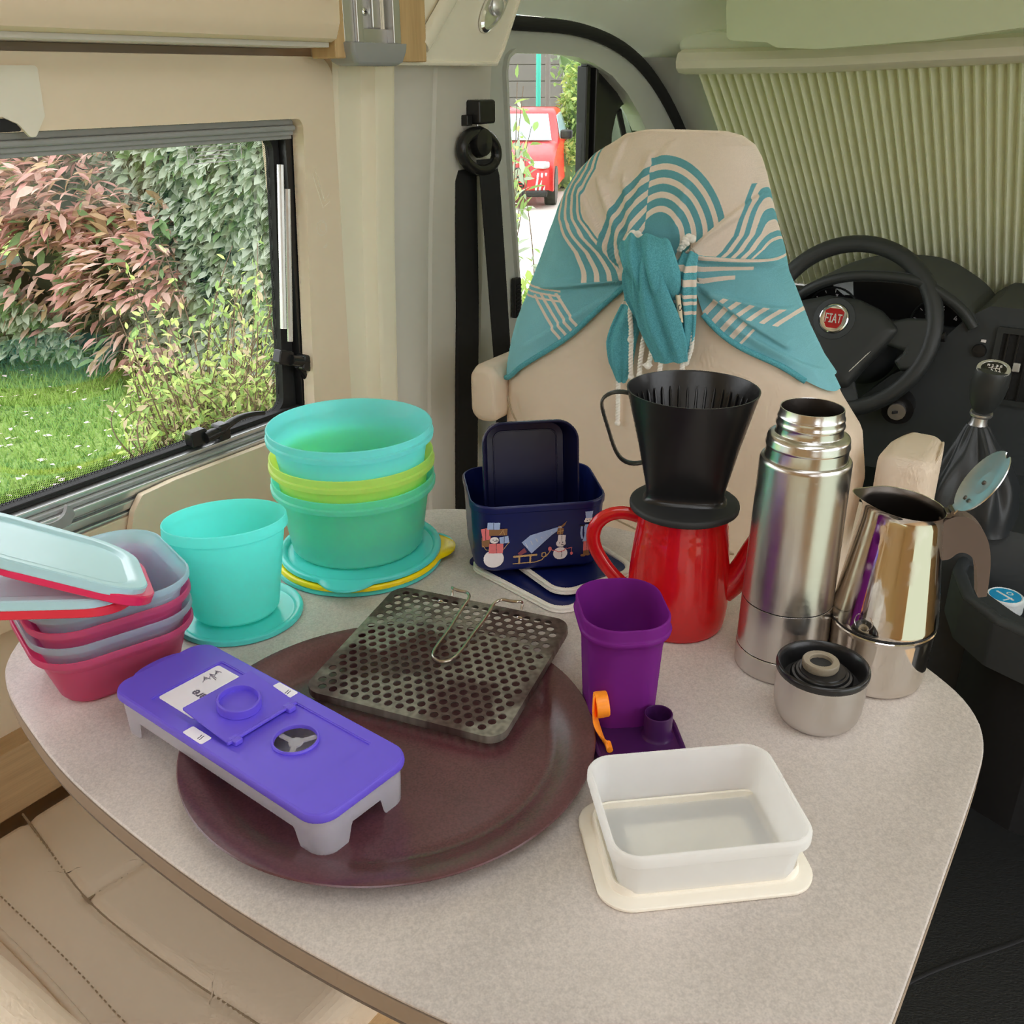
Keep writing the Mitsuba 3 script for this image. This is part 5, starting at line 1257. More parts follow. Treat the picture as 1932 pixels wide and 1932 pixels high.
Low = np.array([(0.325, 0.874), (0.339, 0.881), (0.3501, 0.8876), (0.3778, 0.9017), (0.4116, 0.9205), (0.4624, 0.9397), (0.4975, 0.9592), (0.5217, 0.9803), (0.5355, 1.0187), (0.6299, 1.0138), (0.642, 1.007), (0.6605, 0.991), (0.6922, 0.9616), (0.7321, 0.924), (0.774, 0.8937), (0.8179, 0.865), (0.8486, 0.8430), (0.870, 0.826), (0.895, 0.8187)])


def seatsec(z, theta, off=0.0):
    """points of the backrest at height z and section angle theta (0 = left edge, 180 = right edge, going round the back)"""
    yl = np.interp(z, Lc[:, 1], Lc[:, 0]); yr = np.interp(z, Rc[:, 1], Rc[:, 0])
    yc, w = (yl + yr) / 2, (yl - yr) / 2
    D = 0.070 * np.sqrt(np.clip(1 - ((z - 0.85) / 0.366) ** 4, 0.0, 1)) * np.where(z < 0.85, 1, 1)
    D = np.where(z < 0.85, 0.070, D)
    c, s = np.cos(theta), np.sin(theta)
    k = 3.2
    y = yc + (w - 0.006 + off) * np.sign(c) * np.abs(c) ** (2 / k)
    x = 1.245 - 0.05 * (z - 0.8) + 0.070 - (D + off) * np.sign(s) * np.abs(s) ** (2 / k)
    return x, y


st_ = newkey('driver_seat')
lab(st_, 'cream leather driver seat seen from behind with a towel over its back', 'seat')


def backf(u, v):
    z = 0.46 + (1.2045 - 0.46) * (1 - (1 - v) ** 1.4)
    zz = np.minimum(z, 1.205)
    x, y = seatsec(zz, u * 2 * np.pi)
    # shrink inside the towel
    return np.c_[x, y, zz - 0.004]


bm, _, _ = grid(backf, 160, 90, True)
add(st_ + '__backrest', bm, 'leather', 60)
sm = np.array([seatpt(a, b, 0.0005) for a, b in ((70, 1400), (95, 1480), (150, 1570), (260, 1640), (420, 1700), (520, 1730))])
sm2 = []
for y, z in smooth_path([(0.8590, 0.800), (0.852, 0.775), (0.833, 0.745), (0.80, 0.70), (0.74, 0.655), (0.635, 0.622), (0.578, 0.612), (0.45, 0.62)], 40):
    sm2.append((1.245 - 0.05 * (z - 0.8) - 0.0002, y, z))
add(st_ + '__backrest__seam', tube(np.array(sm2), 0.0016, 6), 'stitch', 40)
add(st_ + '__seat_cushion', mv(pad3(1.18, 1.74, 0.32, 0.83, 0.40, 0.56, 0.06, 0.05), (0, 0, 0)), 'leather', 60)
add(st_ + '__base', box(1.22, 1.66, 0.36, 0.80, 0.0, 0.42, 0.01), 'black_plastic')
arm1 = loft([np.c_[np.full(28, x), rr(a, b, 0.022, 6)[:, 0] + y, rr(a, b, 0.022, 6)[:, 1] + z] for x, a, b, y, z in ((1.240, 0.018, 0.036, 0.908, 0.795), (1.243, 0.024, 0.046, 0.908, 0.795), (1.255, 0.027, 0.050, 0.908, 0.795), (1.40, 0.030, 0.048, 0.915, 0.795), (1.55, 0.028, 0.042, 0.92, 0.795))])
add(st_ + '__armrest', arm1, 'leather', 60)
ra = []
for x, a, b, y, z in ((1.268, 0.020, 0.050, 0.236, 0.770), (1.272, 0.030, 0.064, 0.236, 0.770), (1.282, 0.036, 0.070, 0.2365, 0.768), (1.30, 0.0385, 0.0715, 0.238, 0.767), (1.36, 0.0375, 0.0660, 0.242, 0.768), (1.44, 0.032, 0.0560, 0.248, 0.764), (1.475, 0.024, 0.044, 0.250, 0.756), (1.482, 0.014, 0.030, 0.250, 0.750)):
    L = rr(a, b, 0.021, 7)
    ra.append(np.c_[np.full(len(L), x), L[:, 0] + y, L[:, 1] + z - 0.022])
ak = add(st_ + '__armrest', loft(ra), 'leather', 60)
add(ak + '__piping', tube(smooth_path([(1.440, 0.219, 0.790), (1.36, 0.207, 0.806), (1.30, 0.204, 0.802), (1.276, 0.212, 0.786), (1.270, 0.224, 0.773)], 30), 0.0018, 6), 'leather', 40)

# ---- towel
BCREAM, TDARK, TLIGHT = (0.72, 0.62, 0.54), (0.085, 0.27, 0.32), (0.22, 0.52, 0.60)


def lin(x, pts):
    """piecewise linear function of a drjit number"""
    y = mi.Float(pts[0][1])
    for (x0, y0), (x1, y1) in zip(pts[:-1], pts[1:]):
        y = dr.select(x >= x0, y0 + (y1 - y0) * dr.minimum((x - x0) / (x1 - x0), 1.0), y)
    return y


def frac(x):
    return x - dr.floor(x)


def towel_fn(p, n, uv):
    a, b = mi.Float(uv.x) * 2000, mi.Float(uv.y) * 2000
    # the tent of arcs above the knot
    b0 = b
    b = dr.select((a < 795) & (b < 640), b - 26, b)
    px_ = dr.abs((a - 868) / dr.select(a < 868, 318.0, 335.0)); py_ = dr.abs((b - 620) / dr.select(a < 795, 440.0, 440.0))
    ex = dr.select(a < 795, 1.55, 1.85)
    t = dr.power(dr.power(px_ + 1e-4, ex) + dr.power(py_ + 1e-4, ex), 1 / ex)
    fan_in = (t < 1.0) & ((a + b) < 1690) & ((b - 560) < (a - 470) * 0.98)
    fan = fan_in & ((frac((1 - t) / 0.165) < 0.56) | (t < 0.27))
    b = b0
    # left flank
    g = lin(b, [(250, 352), (330, 318), (390, 300), (510, 308), (600, 362), (680, 430), (760, 468), (850, 500)])
    k = (a - g) / (40 + dr.maximum(b - 470, 0) * 0.09)
    left = (a < 760) & (b < 852 - 0.075 * (a - 225))
    left_t = left & ~fan_in & ((k < -0.2) | ((k < 3.55) & (frac(k + 0.2) > 0.42)))
    # left under the fold
    lowl = (a < 760) & (b >= 852 - 0.075 * (a - 225))
    k2 = (a - (228 + (b - 960) * 0.72)) / 47
    w_l = lowl & (k2 > -0.1) & (k2 < 3.45) & (frac(k2 + 0.1) < 0.42) & (b > 905 - 0.1 * (a - 200))
    k3 = (b - 862 - (a - 190) * 0.10) / 26
    w_l |= lowl & (a < 352) & (k3 > 0) & (k3 < 2.9) & (frac(k3) < 0.40)
    # right flank
    g2 = lin(b, [(200, 1270), (330, 1296), (470, 1272), (600, 1245), (680, 1195), (760, 1110)])
    k4 = (a - g2) / (30 + dr.maximum(b - 330, 0) * 0.055)
    rfold = 688 + (a - 1040) * 0.13
    right = (a >= 760) & ~fan_in & (b < rfold)
    right_t = right & (b > 335) & ((k4 > 3.5) | ((k4 > -0.25) & (frac(k4 + 0.25) < 0.5)))
    d = (b - rfold) * (1 + dr.maximum(a - 1100, 0) * 0.0022)
    lowr = (a >= 760) & ~fan_in & (b >= rfold)
    w_r = lowr & (a < 1440) & (((d > 2) & (d < 24)) | ((d > 58) & (d < 84) & (a < 1330)) | ((d > 118) & (d < 146) & (a < 1250)))
    ww = (a - 1120) * 0.74 + (b - 960) * 0.67; vv = -(a - 1120) * 0.67 + (b - 960) * 0.74
    w_r |= lowr & (vv > -60) & (vv < 60) & (ww > 0) & (ww < 262) & (frac(ww / 62) < 0.46)
    w2 = (a - 1190) * 0.93 + (b - 925) * 0.36 + (b - 925) * 0.9; v2 = -(a - 1190) * 0.33 + (b - 925) * 0.94
    w_r |= lowr & (vv <= -66) & (v2 > -14) & (v2 < 62) & (w2 > 0) & (w2 < 480) & (frac(w2 / 82) < 0.42)
    teal = fan | left_t | (lowl & ~w_l) | right_t | (lowr & ~w_r)
    tw = noise(a * 0.55 + b * 0.35, b * 0.55 - a * 0.35, 1.0)
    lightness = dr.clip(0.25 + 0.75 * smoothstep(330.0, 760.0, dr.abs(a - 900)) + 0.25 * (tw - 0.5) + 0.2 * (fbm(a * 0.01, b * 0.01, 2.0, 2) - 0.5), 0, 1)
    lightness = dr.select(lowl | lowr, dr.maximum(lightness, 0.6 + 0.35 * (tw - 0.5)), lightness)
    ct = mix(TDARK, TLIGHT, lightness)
    cc = mi.Color3f(BCREAM) * (0.93 + 0.14 * tw)
    return dr.select(teal, ct, cc)


def teal_fn(p, n, uv):
    tw = noise(p.y * 900 + p.z * 500, p.z * 900 - p.y * 500, p.x * 700)
    return mix((0.065, 0.27, 0.33), (0.13, 0.43, 0.50), tw)


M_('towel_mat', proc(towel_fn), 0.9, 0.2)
M_('towel_teal', proc(teal_fn), 0.9, 0.2)


def band_fn(p, n, uv):
    z = p.z
    w = ((z > 0.9985) & (z < 1.0035)) | ((z > 1.0075) & (z < 1.0125)) | ((z > 1.0420) & (z < 1.0500)) | ((z > 1.0235) & (z < 1.0330)) | ((z > 0.985) & (z < 0.990))
    return dr.select(w, mi.Color3f(BCREAM), teal_fn(p, n, uv))


M_('towel_band', proc(band_fn), 0.9, 0.2)
creases = [((798, 150), (735, 640), 7, 16, 1), ((640, 255), (715, 590), 5, 14, -1), ((560, 330), (728, 660), 5, 16, 1), ((500, 280), (720, 790), 4, 18, -1), ((400, 300), (700, 800), 4, 20, 1), ((1385, 325), (1030, 665), 7, 16, -1), ((1290, 480), (1015, 690), 5, 16, 1),
           ((215, 880), (715, 830), 9, 20, -1), ((120, 1180), (640, 880), 4, 20, 1), ((1085, 855), (1640, 1060), 7, 18, 1), ((1090, 880), (1500, 1200), 6, 20, -1), ((1050, 690), (1450, 745), 8, 16, 1), ((1190, 1010), (1800, 1440), 5, 16, 1), ((1010, 290), (960, 560), 3, 22, 1), ((640, 70), (600, 300), 4, 22, 1), ((330, 520), (700, 700), 3, 25, 1), ((900, 70), (820, 180), 3, 22, -1)]


def relief(a, b):
    """height of the folds, metres"""
    P = np.c_[a, b]
    h = np.zeros(len(a))
    for p0, p1, amp, w, sgn in creases:
        p0, p1 = np.array(p0, float), np.array(p1, float)
        d = p1 - p0; L = np.linalg.norm(d); d /= L
        q = P - p0
        s = q @ d; n_ = q @ np.array([-d[1], d[0]]) * sgn
        g = np.clip(s / 60, 0, 1) * np.clip((L - s) / 40 + 0.6, 0, 1)
        h += g * amp * 0.001 * (np.exp(-((n_ - w * .5) / (1.7 * w)) ** 2) * (0.5 + 0.5 * np.tanh(n_ / (w * .22))))
    h += 0.0010 * (meshkit.fbm(np.c_[a / 90, b / 90, np.zeros(len(a))], 3) - 0.5) * 2
    kd = np.hypot(a - 890, b - 720)
    h += 0.010 * np.exp(-(kd / 190) ** 2)
    return h


NU, NV = 460, 240
u_ = np.linspace(0, 1, NU, endpoint=False)
th = u_ * 2 * np.pi
zl = np.full(NU, 0.95)
for _ in range(14):
    x, y = seatsec(zl, th, 0.006)
    zt = np.where(np.sin(th) >= -0.02, np.interp(y, Low[:, 0], Low[:, 1]), 0.90)
    zl = 0.5 * zl + 0.5 * zt
V = np.linspace(0, 1, NV)
pts, uvs = [], []
for v in V:
    z = zl + (1.2068 - zl) * (1 - (1 - v) ** 1.5)
    x, y = seatsec(z, th, 0.006)
    pts.append(np.c_[x, y, z + 0.005 * (1 - (1 - v) ** 1.5)])
pts = np.array(pts).reshape(-1, 3)
ab = weave(pts[:, 1], pts[:, 2]) * 1000
onback = (np.tile(np.sin(th), NV) > -0.02)
j = np.arange(NU)
f = np.vstack([np.c_[i * NU + j, i * NU + (j + 1) % NU, (i + 1) * NU + (j + 1) % NU, (i + 1) * NU + j] for i in range(NV - 1)])
m = tm(pts, f)
top_c = len(m.vertices)
pts2 = np.vstack([m.vertices, m.vertices[-NU:].mean(0) + [0, 0, 0.0008]])
fc = np.vstack([m.faces, np.c_[(NV - 1) * NU + j, (NV - 1) * NU + (j + 1) % NU, np.full(NU, top_c)]])
m = tm(pts2, fc)
nrm = trimesh.Trimesh(m.vertices, m.faces, process=False).vertex_normals
if (nrm[:NU * NV][onback][:, 0].mean()) > 0:
    m = tm(m.vertices, m.faces[:, ::-1]); nrm = -nrm
ab = weave(m.vertices[:, 1], m.vertices[:, 2]) * 1000
rel = relief(ab[:, 0], ab[:, 1]) * np.r_[np.clip(np.tile(np.sin(th), NV) * 2.5 + 0.2, 0, 1), 1]
m = tm(m.vertices + nrm * rel[:, None], m.faces)
tk3 = newkey('towel')
lab(tk3, 'turquoise and cream striped hammam towel tied in a knot over the driver seat', 'towel')
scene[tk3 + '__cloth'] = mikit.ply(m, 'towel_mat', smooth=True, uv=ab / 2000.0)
# hem roll along the lower edge
hem = []
for y, z in Low[::-1]:
    if not 0.53 < y < 0.64:
        hem.append((y, z))
for part in ([q for q in hem if q[0] > 0.6], [q for q in hem if 0.36 < q[0] < 0.6]):
    pth = smooth_path(part, 40)
    x = np.array([seatsec(np.array(z), np.pi / 2, 0.006)[0] for y, z in pth])
    xx = []
    for y, z in pth:
        tt = np.linspace(0, np.pi, 400)
        X, Y = seatsec(np.full(400, z), tt, 0.006)
        xx.append(X[np.argmin(np.abs(Y - y))])
    add(tk3 + '__hem', tube(np.c_[np.array(xx) - 0.001, pth], 0.0042, 8), 'towel_teal', 50)


def cloth_strip(path, wid, thk, seed, folds=5, amp=0.30, n=60, side=None):
    """a hanging cloth end: flat tube with lengthwise folds; path of (a, b, out)"""
    p = smooth_path([tuple(seatpt(a, b, o)) for a, b, o in path], n)
    r = np.random.RandomState(seed)
    ph = r.rand(4) * 6
    sides = 64
    ang = np.arange(sides) * 2 * np.pi / sides
    t = np.gradient(p, axis=0); t /= np.linalg.norm(t, axis=1, keepdims=True)
    A = np.tile([0.0, -1.0, 0.0], (n, 1)); A -= (A * t).sum(1, keepdims=True) * t; A /= np.linalg.norm(A, axis=1, keepdims=True)
    B = np.cross(A, t)
    s = np.linspace(0, 1, n)
    W_ = np.interp(s, np.linspace(0, 1, len(wid)), wid); K = np.interp(s, np.linspace(0, 1, len(thk)), thk)
    rings = []
    for i in range(n):
        w = 1 + amp * np.sin(folds * ang + ph[0] + 1.5 * s[i]) + 0.5 * amp * np.sin((folds + 3) * ang + ph[1] - 2 * s[i])
        rings.append(p[i] + np.outer(np.cos(ang) * W_[i], A[i]) + np.outer(np.sin(ang) * K[i] * w, B[i]))
    return loft(rings)


kn = add(tk3 + '__knot', cloth_strip([(770, 655, 0.006), (835, 640, 0.036), (900, 690, 0.052), (930, 780, 0.050), (900, 860, 0.03), (820, 880, 0.012)], [0.020, 0.030, 0.036, 0.036, 0.030, 0.016], [0.010, 0.017, 0.020, 0.020, 0.016, 0.008], 3, 7, 0.22), 'towel_teal', 60)
add(tk3 + '__knot', cloth_strip([(735, 700, 0.004), (770, 790, 0.020), (800, 880, 0.030), (830, 990, 0.030)], [0.010, 0.018, 0.018, 0.012], [0.008, 0.012, 0.012, 0.006], 5, 5, 0.25), 'towel_teal', 60)
add(tk3 + '__loose_end', cloth_strip([(895, 650, 0.040), (915, 700, 0.060), (918, 790, 0.062), (922, 920, 0.052), (945, 1060, 0.040), (965, 1150, 0.034), (975, 1222, 0.030)], [0.018, 0.025, 0.026, 0.031, 0.034, 0.031, 0.026], [0.006, 0.008, 0.009, 0.010, 0.011, 0.010, 0.006], 8, 6, 0.35), 'towel_teal', 60)
add(tk3 + '__loose_end', cloth_strip([(1040, 690, 0.010), (1052, 760, 0.030), (1050, 870, 0.032), (1048, 980, 0.028), (1040, 1100, 0.024), (1020, 1215, 0.022)], [0.012, 0.016, 0.017, 0.015, 0.013, 0.008], [0.006, 0.009, 0.009, 0.008, 0.007, 0.005], 11, 5, 0.35), 'towel_band', 60)
add(tk3 + '__loose_end', cloth_strip([(800, 870, 0.018), (770, 950, 0.022), (735, 1040, 0.022), (705, 1140, 0.022), (700, 1240, 0.020), (690, 1338, 0.014)], [0.012, 0.019, 0.022, 0.024, 0.020, 0.008], [0.006, 0.009, 0.010, 0.010, 0.008, 0.004], 14, 5, 0.35), 'towel_band', 60)
def cord(path, r=0.0022, turns=None):
    p = smooth_path([tuple(seatpt(a, b, o)) for a, b, o in path], 60)
    L = np.linalg.norm(np.diff(p, axis=0), axis=1).sum()
    tn = L / 0.010
    t = np.gradient(p, axis=0); t /= np.linalg.norm(t, axis=1, keepdims=True)
    A = np.cross(t, [1, 0.2, 0.1]); A /= np.linalg.norm(A, axis=1, keepdims=True); B = np.cross(t, A)
    s = np.linspace(0, 2 * np.pi * tn, 60)
    from_ = []
    for ph in (0, np.pi):
        q = p + r * 0.65 * (np.cos(s + ph)[:, None] * A + np.sin(s + ph)[:, None] * B)
        from_.append(tube(q, r * 0.85, 6))
    e = trimesh.creation.icosphere(1, r * 1.8); e.apply_translation(p[-1])
    return cat_(from_ + [e])


for path in (((772, 1090, .030), (768, 1180, .030), (764, 1260, .028), (762, 1305, .026)), ((832, 1100, .028), (822, 1180, .030), (815, 1240, .030), (812, 1295, .03)), ((878, 1140, .030), (872, 1200, .032), (862, 1245, .034)), ((925, 1215, .03), (922, 1250, .032), (914, 1300, .032)),
             ((1034, 1215, .026), (1030, 1250, .028), (1030, 1300, .028)), ((1082, 900, .028), (1086, 1000, .026), (1076, 1080, .024), (1070, 1160, .024), (1042, 1235, .024)), ((672, 1330, .012), (668, 1420, .010), (664, 1500, .008), (662, 1560, .008)), ((785, 890, .030), (772, 960, .034), (776, 1040, .034), (770, 1110, .032)),
             ((728, 640, .012), (722, 700, .014), (740, 752, .016)), ((850, 640, .020), (815, 625, .024), (770, 630, .022), (738, 655, .018), (725, 720, .016)), ((740, 625, .016), (748, 595, .02), (775, 590, .024), (800, 600, .026), (826, 612, .024)),
             ((1000, 660, .018), (1020, 630, .022), (1035, 605, .022), (1060, 600, .018)), ((1012, 650, .018), (1030, 632, .020), (1042, 620, .020))):
    add(tk3 + '__tassel', cord(path, 0.0026), 'cord_white', 50)
rs = np.random.RandomState(2)
tuf = []
for k in range(9):
    s = trimesh.creation.icosphere(2, 0.0058); s.apply_scale([0.8, 1, 0.8 + 0.4 * rs.rand()])
    a, b = [(745, 590), (760, 572), (785, 580), (800, 596), (760, 600), (742, 612), (1050, 592), (1036, 606), (1066, 600)][k]
    s.apply_translation(seatpt(a, b, 0.018)); tuf.append(s)
add(tk3 + '__cord_knot', cat_(tuf), 'cord_white', 50)
tg = add(tk3 + '__label_tag', thick(grid(lambda u, v: seatpt(1022 + 26 * u + 8 * v, 868 + 140 * v + 6 * u, 0.0445 - 0.004 * v + 0.003 * np.sin(u * 3)), 8, 16)[0], 0.0006), 'cream_tag', 60)
add(tg + '__mark', cat_([tube(smooth_path([tuple(seatpt(1050 + 8 * math.cos(t), 935 + 14 * math.sin(t), 0.0475)) for t in np.linspace(0, 5, 8)], 14), 0.0005, 4), tube(np.array([tuple(seatpt(1036 + 3 * i, 990 + 8 * (i % 2), 0.0455)) for i in range(6)]), 0.0005, 4)]), 'print_dark', False)
add(tk3 + '__care_tag', thick(grid(lambda u, v: seatpt(836 + 34 * u + 22 * v, 1235 + 24 * v - 20 * u, 0.036), 6, 6)[0], 0.0006), 'cord_white', 60)

# ================================================================ outside: garden on the left, driveway and car ahead
GZ = -0.65
M_('lawn_mat', proc(lawn_fn), 0.9, 0.1)
M_('drive_mat', srgb(196, 190, 180), 0.9)
for n_, c_ in dict(leaf_silver=(0.56, 0.62, 0.50), leaf_grey=(0.38, 0.46, 0.32), leaf_mid=(0.22, 0.34, 0.15), leaf_dark=(0.055, 0.10, 0.045), leaf_red=(0.66, 0.36, 0.32), leaf_pink=(0.76, 0.52, 0.45), leaf_bronze=(0.54, 0.38, 0.23), leaf_lime=(0.62, 0.74, 0.26), leaf_green=(0.36, 0.52, 0.18), leaf_blush=(0.62, 0.50, 0.34), grass=(0.28, 0.42, 0.10)).items():
    scene[n_] = {'type': 'principledthin', 'base_color': rgb(c_), 'roughness': 0.45, 'diff_trans': 0.55, 'spec_trans': 0.0}
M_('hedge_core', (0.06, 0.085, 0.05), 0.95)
M_('twig', (0.16, 0.10, 0.07), 0.8)
M_('petal', (0.75, 0.60, 0.58), 0.7)
struct('ground', tm([(-8, 1.6, GZ), (60, 1.6, GZ), (60, 60, GZ), (-8, 60, GZ)], [(0, 1, 2), (0, 2, 3)]), 'lawn_mat', 'green lawn outside the left window', False)
struct('driveway', tm([(5.6, 1.55, GZ + 0.01), (60, 1.55, GZ + 0.01), (60, 42, GZ + 0.01), (9.2, 10.9, GZ + 0.01), (5.6, 5.2, GZ + 0.01)], [(0, 1, 2), (0, 2, 3), (0, 3, 4)]), 'drive_mat', 'pale paved driveway with the parked red car', False)


def leafmesh(L, W, fold=0.25, curl=0.15):
    """one leaf along +x, folded along its midrib"""
    v, f = [], []
    xs = [0, 0.3, 0.65, 1.0]; ws = [0.05, 0.9, 0.8, 0.02]
    for x, w in zip(xs, ws):
        z = -curl * x * x * L
        v += [(x * L, -w * W / 2, z + fold * w * W / 2), (x * L, 0, z), (x * L, w * W / 2, z + fold * w * W / 2)]
    for i in range(3):
        for k in range(2):
            a = i * 3 + k
            f += [(a, a + 3, a + 4), (a, a + 4, a + 1)]
    return np.array(v, float), np.array(f)


def frames(dirs, rs, up=0.5):
    """rotation matrices (n,3,3): x axis = leaf direction, z axis roughly outwards"""
    x = dirs / np.linalg.norm(dirs, axis=1, keepdims=True)
    h = np.array([0, 0, 1.0]) + rs.normal(0, up, (len(x), 3))
    y = np.cross(h, x); y /= np.linalg.norm(y, axis=1, keepdims=True) + 1e-9
    z = np.cross(x, y)
    return np.stack([x, y, z], -1)


def foliage(key, centres, dirs, sizes, mats, weights, leaf, rs, own=300, up=0.5):
    """leaves of one shrub: the ones nearest to the camera as parts of their own, the rest as one stuff part per tone"""
    n = len(centres)
    R_ = frames(dirs, rs, up)
    which = rs.choice(len(mats), n, p=np.array(weights) / sum(weights))
    d = np.linalg.norm(centres - EYE, axis=1) / sizes
    # in view of the windows first
    order = np.argsort(d + 1e3 * (~inview(centres)))
    v, f = leaf
    plies = [mikit.ply((v, f), m, smooth=True) for m in mats]
    for i in order[:own]:
        M = np.eye(4); M[:3, :3] = R_[i] * sizes[i]; M[:3, 3] = centres[i]
        k = key + '__leaf'
        q = 0
        k = f'{key}__leaf' if i == order[0] else f'{key}__leaf_{int(np.where(order == i)[0][0]):03d}'
        scene[k] = {**plies[which[i]], 'to_world': T4(M.tolist())}
    rest = order[own:]
    for mi_, m in enumerate(mats):
        idx = rest[which[rest] == mi_]
        if len(idx) == 0:
            continue
        vs = np.einsum('nij,kj->nki', R_[idx] * sizes[idx][:, None, None], v) + centres[idx][:, None, :]
        fs = (f[None] + (np.arange(len(idx)) * len(v))[:, None, None]).reshape(-1, 3)
        k = f'{key}__foliage' if mi_ == 0 else f'{key}__foliage_{mi_:03d}'
        scene[k] = mikit.ply((vs.reshape(-1, 3), fs), m, smooth=True)
        labels[k] = {'kind': 'stuff'}


def inview(P):
    """seen through the camper window or the driver window"""
    d = P - EYE
    t = 1.1 / np.maximum(d[:, 1], 1e-6)
    x, z = EYE[0] + d[:, 0] * t, EYE[2] + d[:, 2] * t
    return ((x > 0.50) & (x < 0.98) & (z > 0.80) & (z < 1.2)) | ((x > 1.58) & (x < 2.25) & (z > 0.80) & (z < 1.32))


def ray_at(px, dist):
    a = AZ - math.atan((px - 966) / FOC)
    return np.array([dist * math.cos(a), dist * math.sin(a)])


def shell(path, z0, z1, dep, n, rs, face=None):
    """points over the front and top of a hedge running along path; returns points and outward directions"""
    p = np.array(path, float)
    seg = np.r_[0, np.cumsum(np.linalg.norm(np.diff(p, axis=0), axis=1))]
    s = rs.rand(n) * seg[-1]
    x = np.interp(s, seg, p[:, 0]); y = np.interp(s, seg, p[:, 1])
    tx = np.gradient(np.interp(np.linspace(0, seg[-1], 50), seg, p[:, 0])); ty = np.gradient(np.interp(np.linspace(0, seg[-1], 50), seg, p[:, 1]))
    k = np.clip((s / seg[-1] * 49).astype(int), 0, 49)
    T_ = np.c_[tx[k], ty[k]]; T_ /= np.linalg.norm(T_, axis=1, keepdims=True)
    N_ = np.c_[T_[:, 1], -T_[:, 0]]
    N_ *= np.sign(((-np.c_[x, y]) * N_).sum(1))[:, None]
    z = z0 + (z1 - z0) * rs.rand(n)
    lump = meshkit.fbm(np.c_[x * 1.6, y * 1.6, z * 1.6], 3) - 0.5
    off = lump * dep * 1.6 - rs.rand(n) ** 2 * dep * 0.7
    P = np.c_[x + N_[:, 0] * off, y + N_[:, 1] * off, z]
    return P, np.c_[N_, np.zeros(n)]


def shrub_pts(c, rx, ry, rz, n, rs, lump=0.3):
    d = rs.normal(size=(n, 3)); d /= np.linalg.norm(d, axis=1, keepdims=True)
    d[:, 2] = np.where(rs.rand(n) < 0.75, np.abs(d[:, 2]), d[:, 2])
    r = (0.75 + 0.25 * rs.rand(n)) * (1 + lump * (meshkit.fbm(d * 2.2 + c[0], 3) - 0.5) * 2)
    return np.array(c) + d * r[:, None] * np.array([rx, ry, rz]), d


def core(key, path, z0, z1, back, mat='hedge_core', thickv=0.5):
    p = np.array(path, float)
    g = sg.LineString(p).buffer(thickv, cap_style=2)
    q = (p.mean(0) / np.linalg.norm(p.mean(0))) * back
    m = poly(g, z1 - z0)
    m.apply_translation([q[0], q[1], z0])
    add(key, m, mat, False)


LEAF_OV, LEAF_LA, LEAF_SM = leafmesh(1, 0.55, 0.25, 0.18), leafmesh(1, 0.36, 0.3, 0.2), leafmesh(1, 0.45, 0.3, 0.2)
rs = np.random.RandomState(7)
# grey-green hedge: left part and right part
hA = lab('hedge', 'grey-green broadleaf hedge behind the lawn, left of the red-leaved shrub', 'hedge')
pathA = [ray_at(-330, 8.2), ray_at(-120, 7.7), ray_at(40, 7.2), ray_at(125, 7.0)]
P, D = shell(pathA, GZ + 0.16, 0.75, 0.32, 7000, rs)
keep = (P[:, 2] < 0.50 - 0.60 * np.clip(((AZ - np.arctan2(P[:, 1], P[:, 0])) * FOC + 966) / 130.0, -2, 2) + 0.25 * (meshkit.fbm(P * 2.5, 2) - 0.5))
P, D = P[keep], D[keep]
foliage('hedge', P, D + rs.normal(0, 0.55, P.shape) + [0, 0, -0.35], 0.085 * (0.7 + 0.6 * rs.rand(len(P))), ['leaf_grey', 'leaf_silver', 'leaf_mid'], [0.45, 0.35, 0.2], LEAF_OV, rs)
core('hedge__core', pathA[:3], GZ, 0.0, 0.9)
hB = lab('hedge_001', 'silvery leaved hedge behind the yellow-green bush, right of the red-leaved shrub', 'hedge')
pathB = [ray_at(170, 7.7), ray_at(260, 7.2), ray_at(400, 6.6), ray_at(560, 6.2), ray_at(660, 6.2)]
P, D = shell(pathB, GZ + 0.1, 1.2, 0.35, 11000, rs)
foliage('hedge_001', P, D + rs.normal(0, 0.5, P.shape) + [0, 0, -0.45], 0.088 * (0.7 + 0.6 * rs.rand(len(P))), ['leaf_silver', 'leaf_grey', 'leaf_mid'], [0.6, 0.28, 0.12], LEAF_OV, rs)
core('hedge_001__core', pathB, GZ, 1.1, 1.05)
# red-leaved shrub in the middle
sR = lab('shrub', 'red-leaved photinia shrub between the two grey-green hedges', 'shrub')
c = ray_at(165, 7.6)
P1, D1 = shrub_pts((*ray_at(165, 7.5), 0.30), 0.80, 0.6, 0.75, 2600, rs)
P2, D2 = shrub_pts((*ray_at(270, 7.0), -0.05), 0.48, 0.45, 0.60, 1300, rs)
P3, D3 = shrub_pts((*ray_at(110, 7.7), 0.75), 0.5, 0.45, 0.45, 1000, rs)
P4, D4 = shrub_pts((*ray_at(45, 7.4), 0.25), 0.55, 0.4, 0.6, 1300, rs)
P, D = np.vstack([P1, P2, P3, P4]), np.vstack([D1, D2, D3, D4])
lefty = np.array([-math.sin(AZ + 0.35), math.cos(AZ + 0.35), 0.0])
foliage('shrub', P, D * 0.45 + rs.normal(0, 0.40, P.shape) + lefty * 0.75 + [0, 0, -0.22], 0.135 * (0.6 + 0.6 * rs.rand(len(P))), ['leaf_pink', 'leaf_red', 'leaf_bronze', 'leaf_mid'], [0.42, 0.26, 0.2, 0.12], LEAF_LA, rs, up=0.4)
cm = trimesh.creation.icosphere(3, 1.0); cm.apply_scale([0.55, 0.36, 0.5]); cm.apply_translation((*(ray_at(200, 7.75)), 0.22)); add('shrub__core', cm, 'hedge_core', 60)
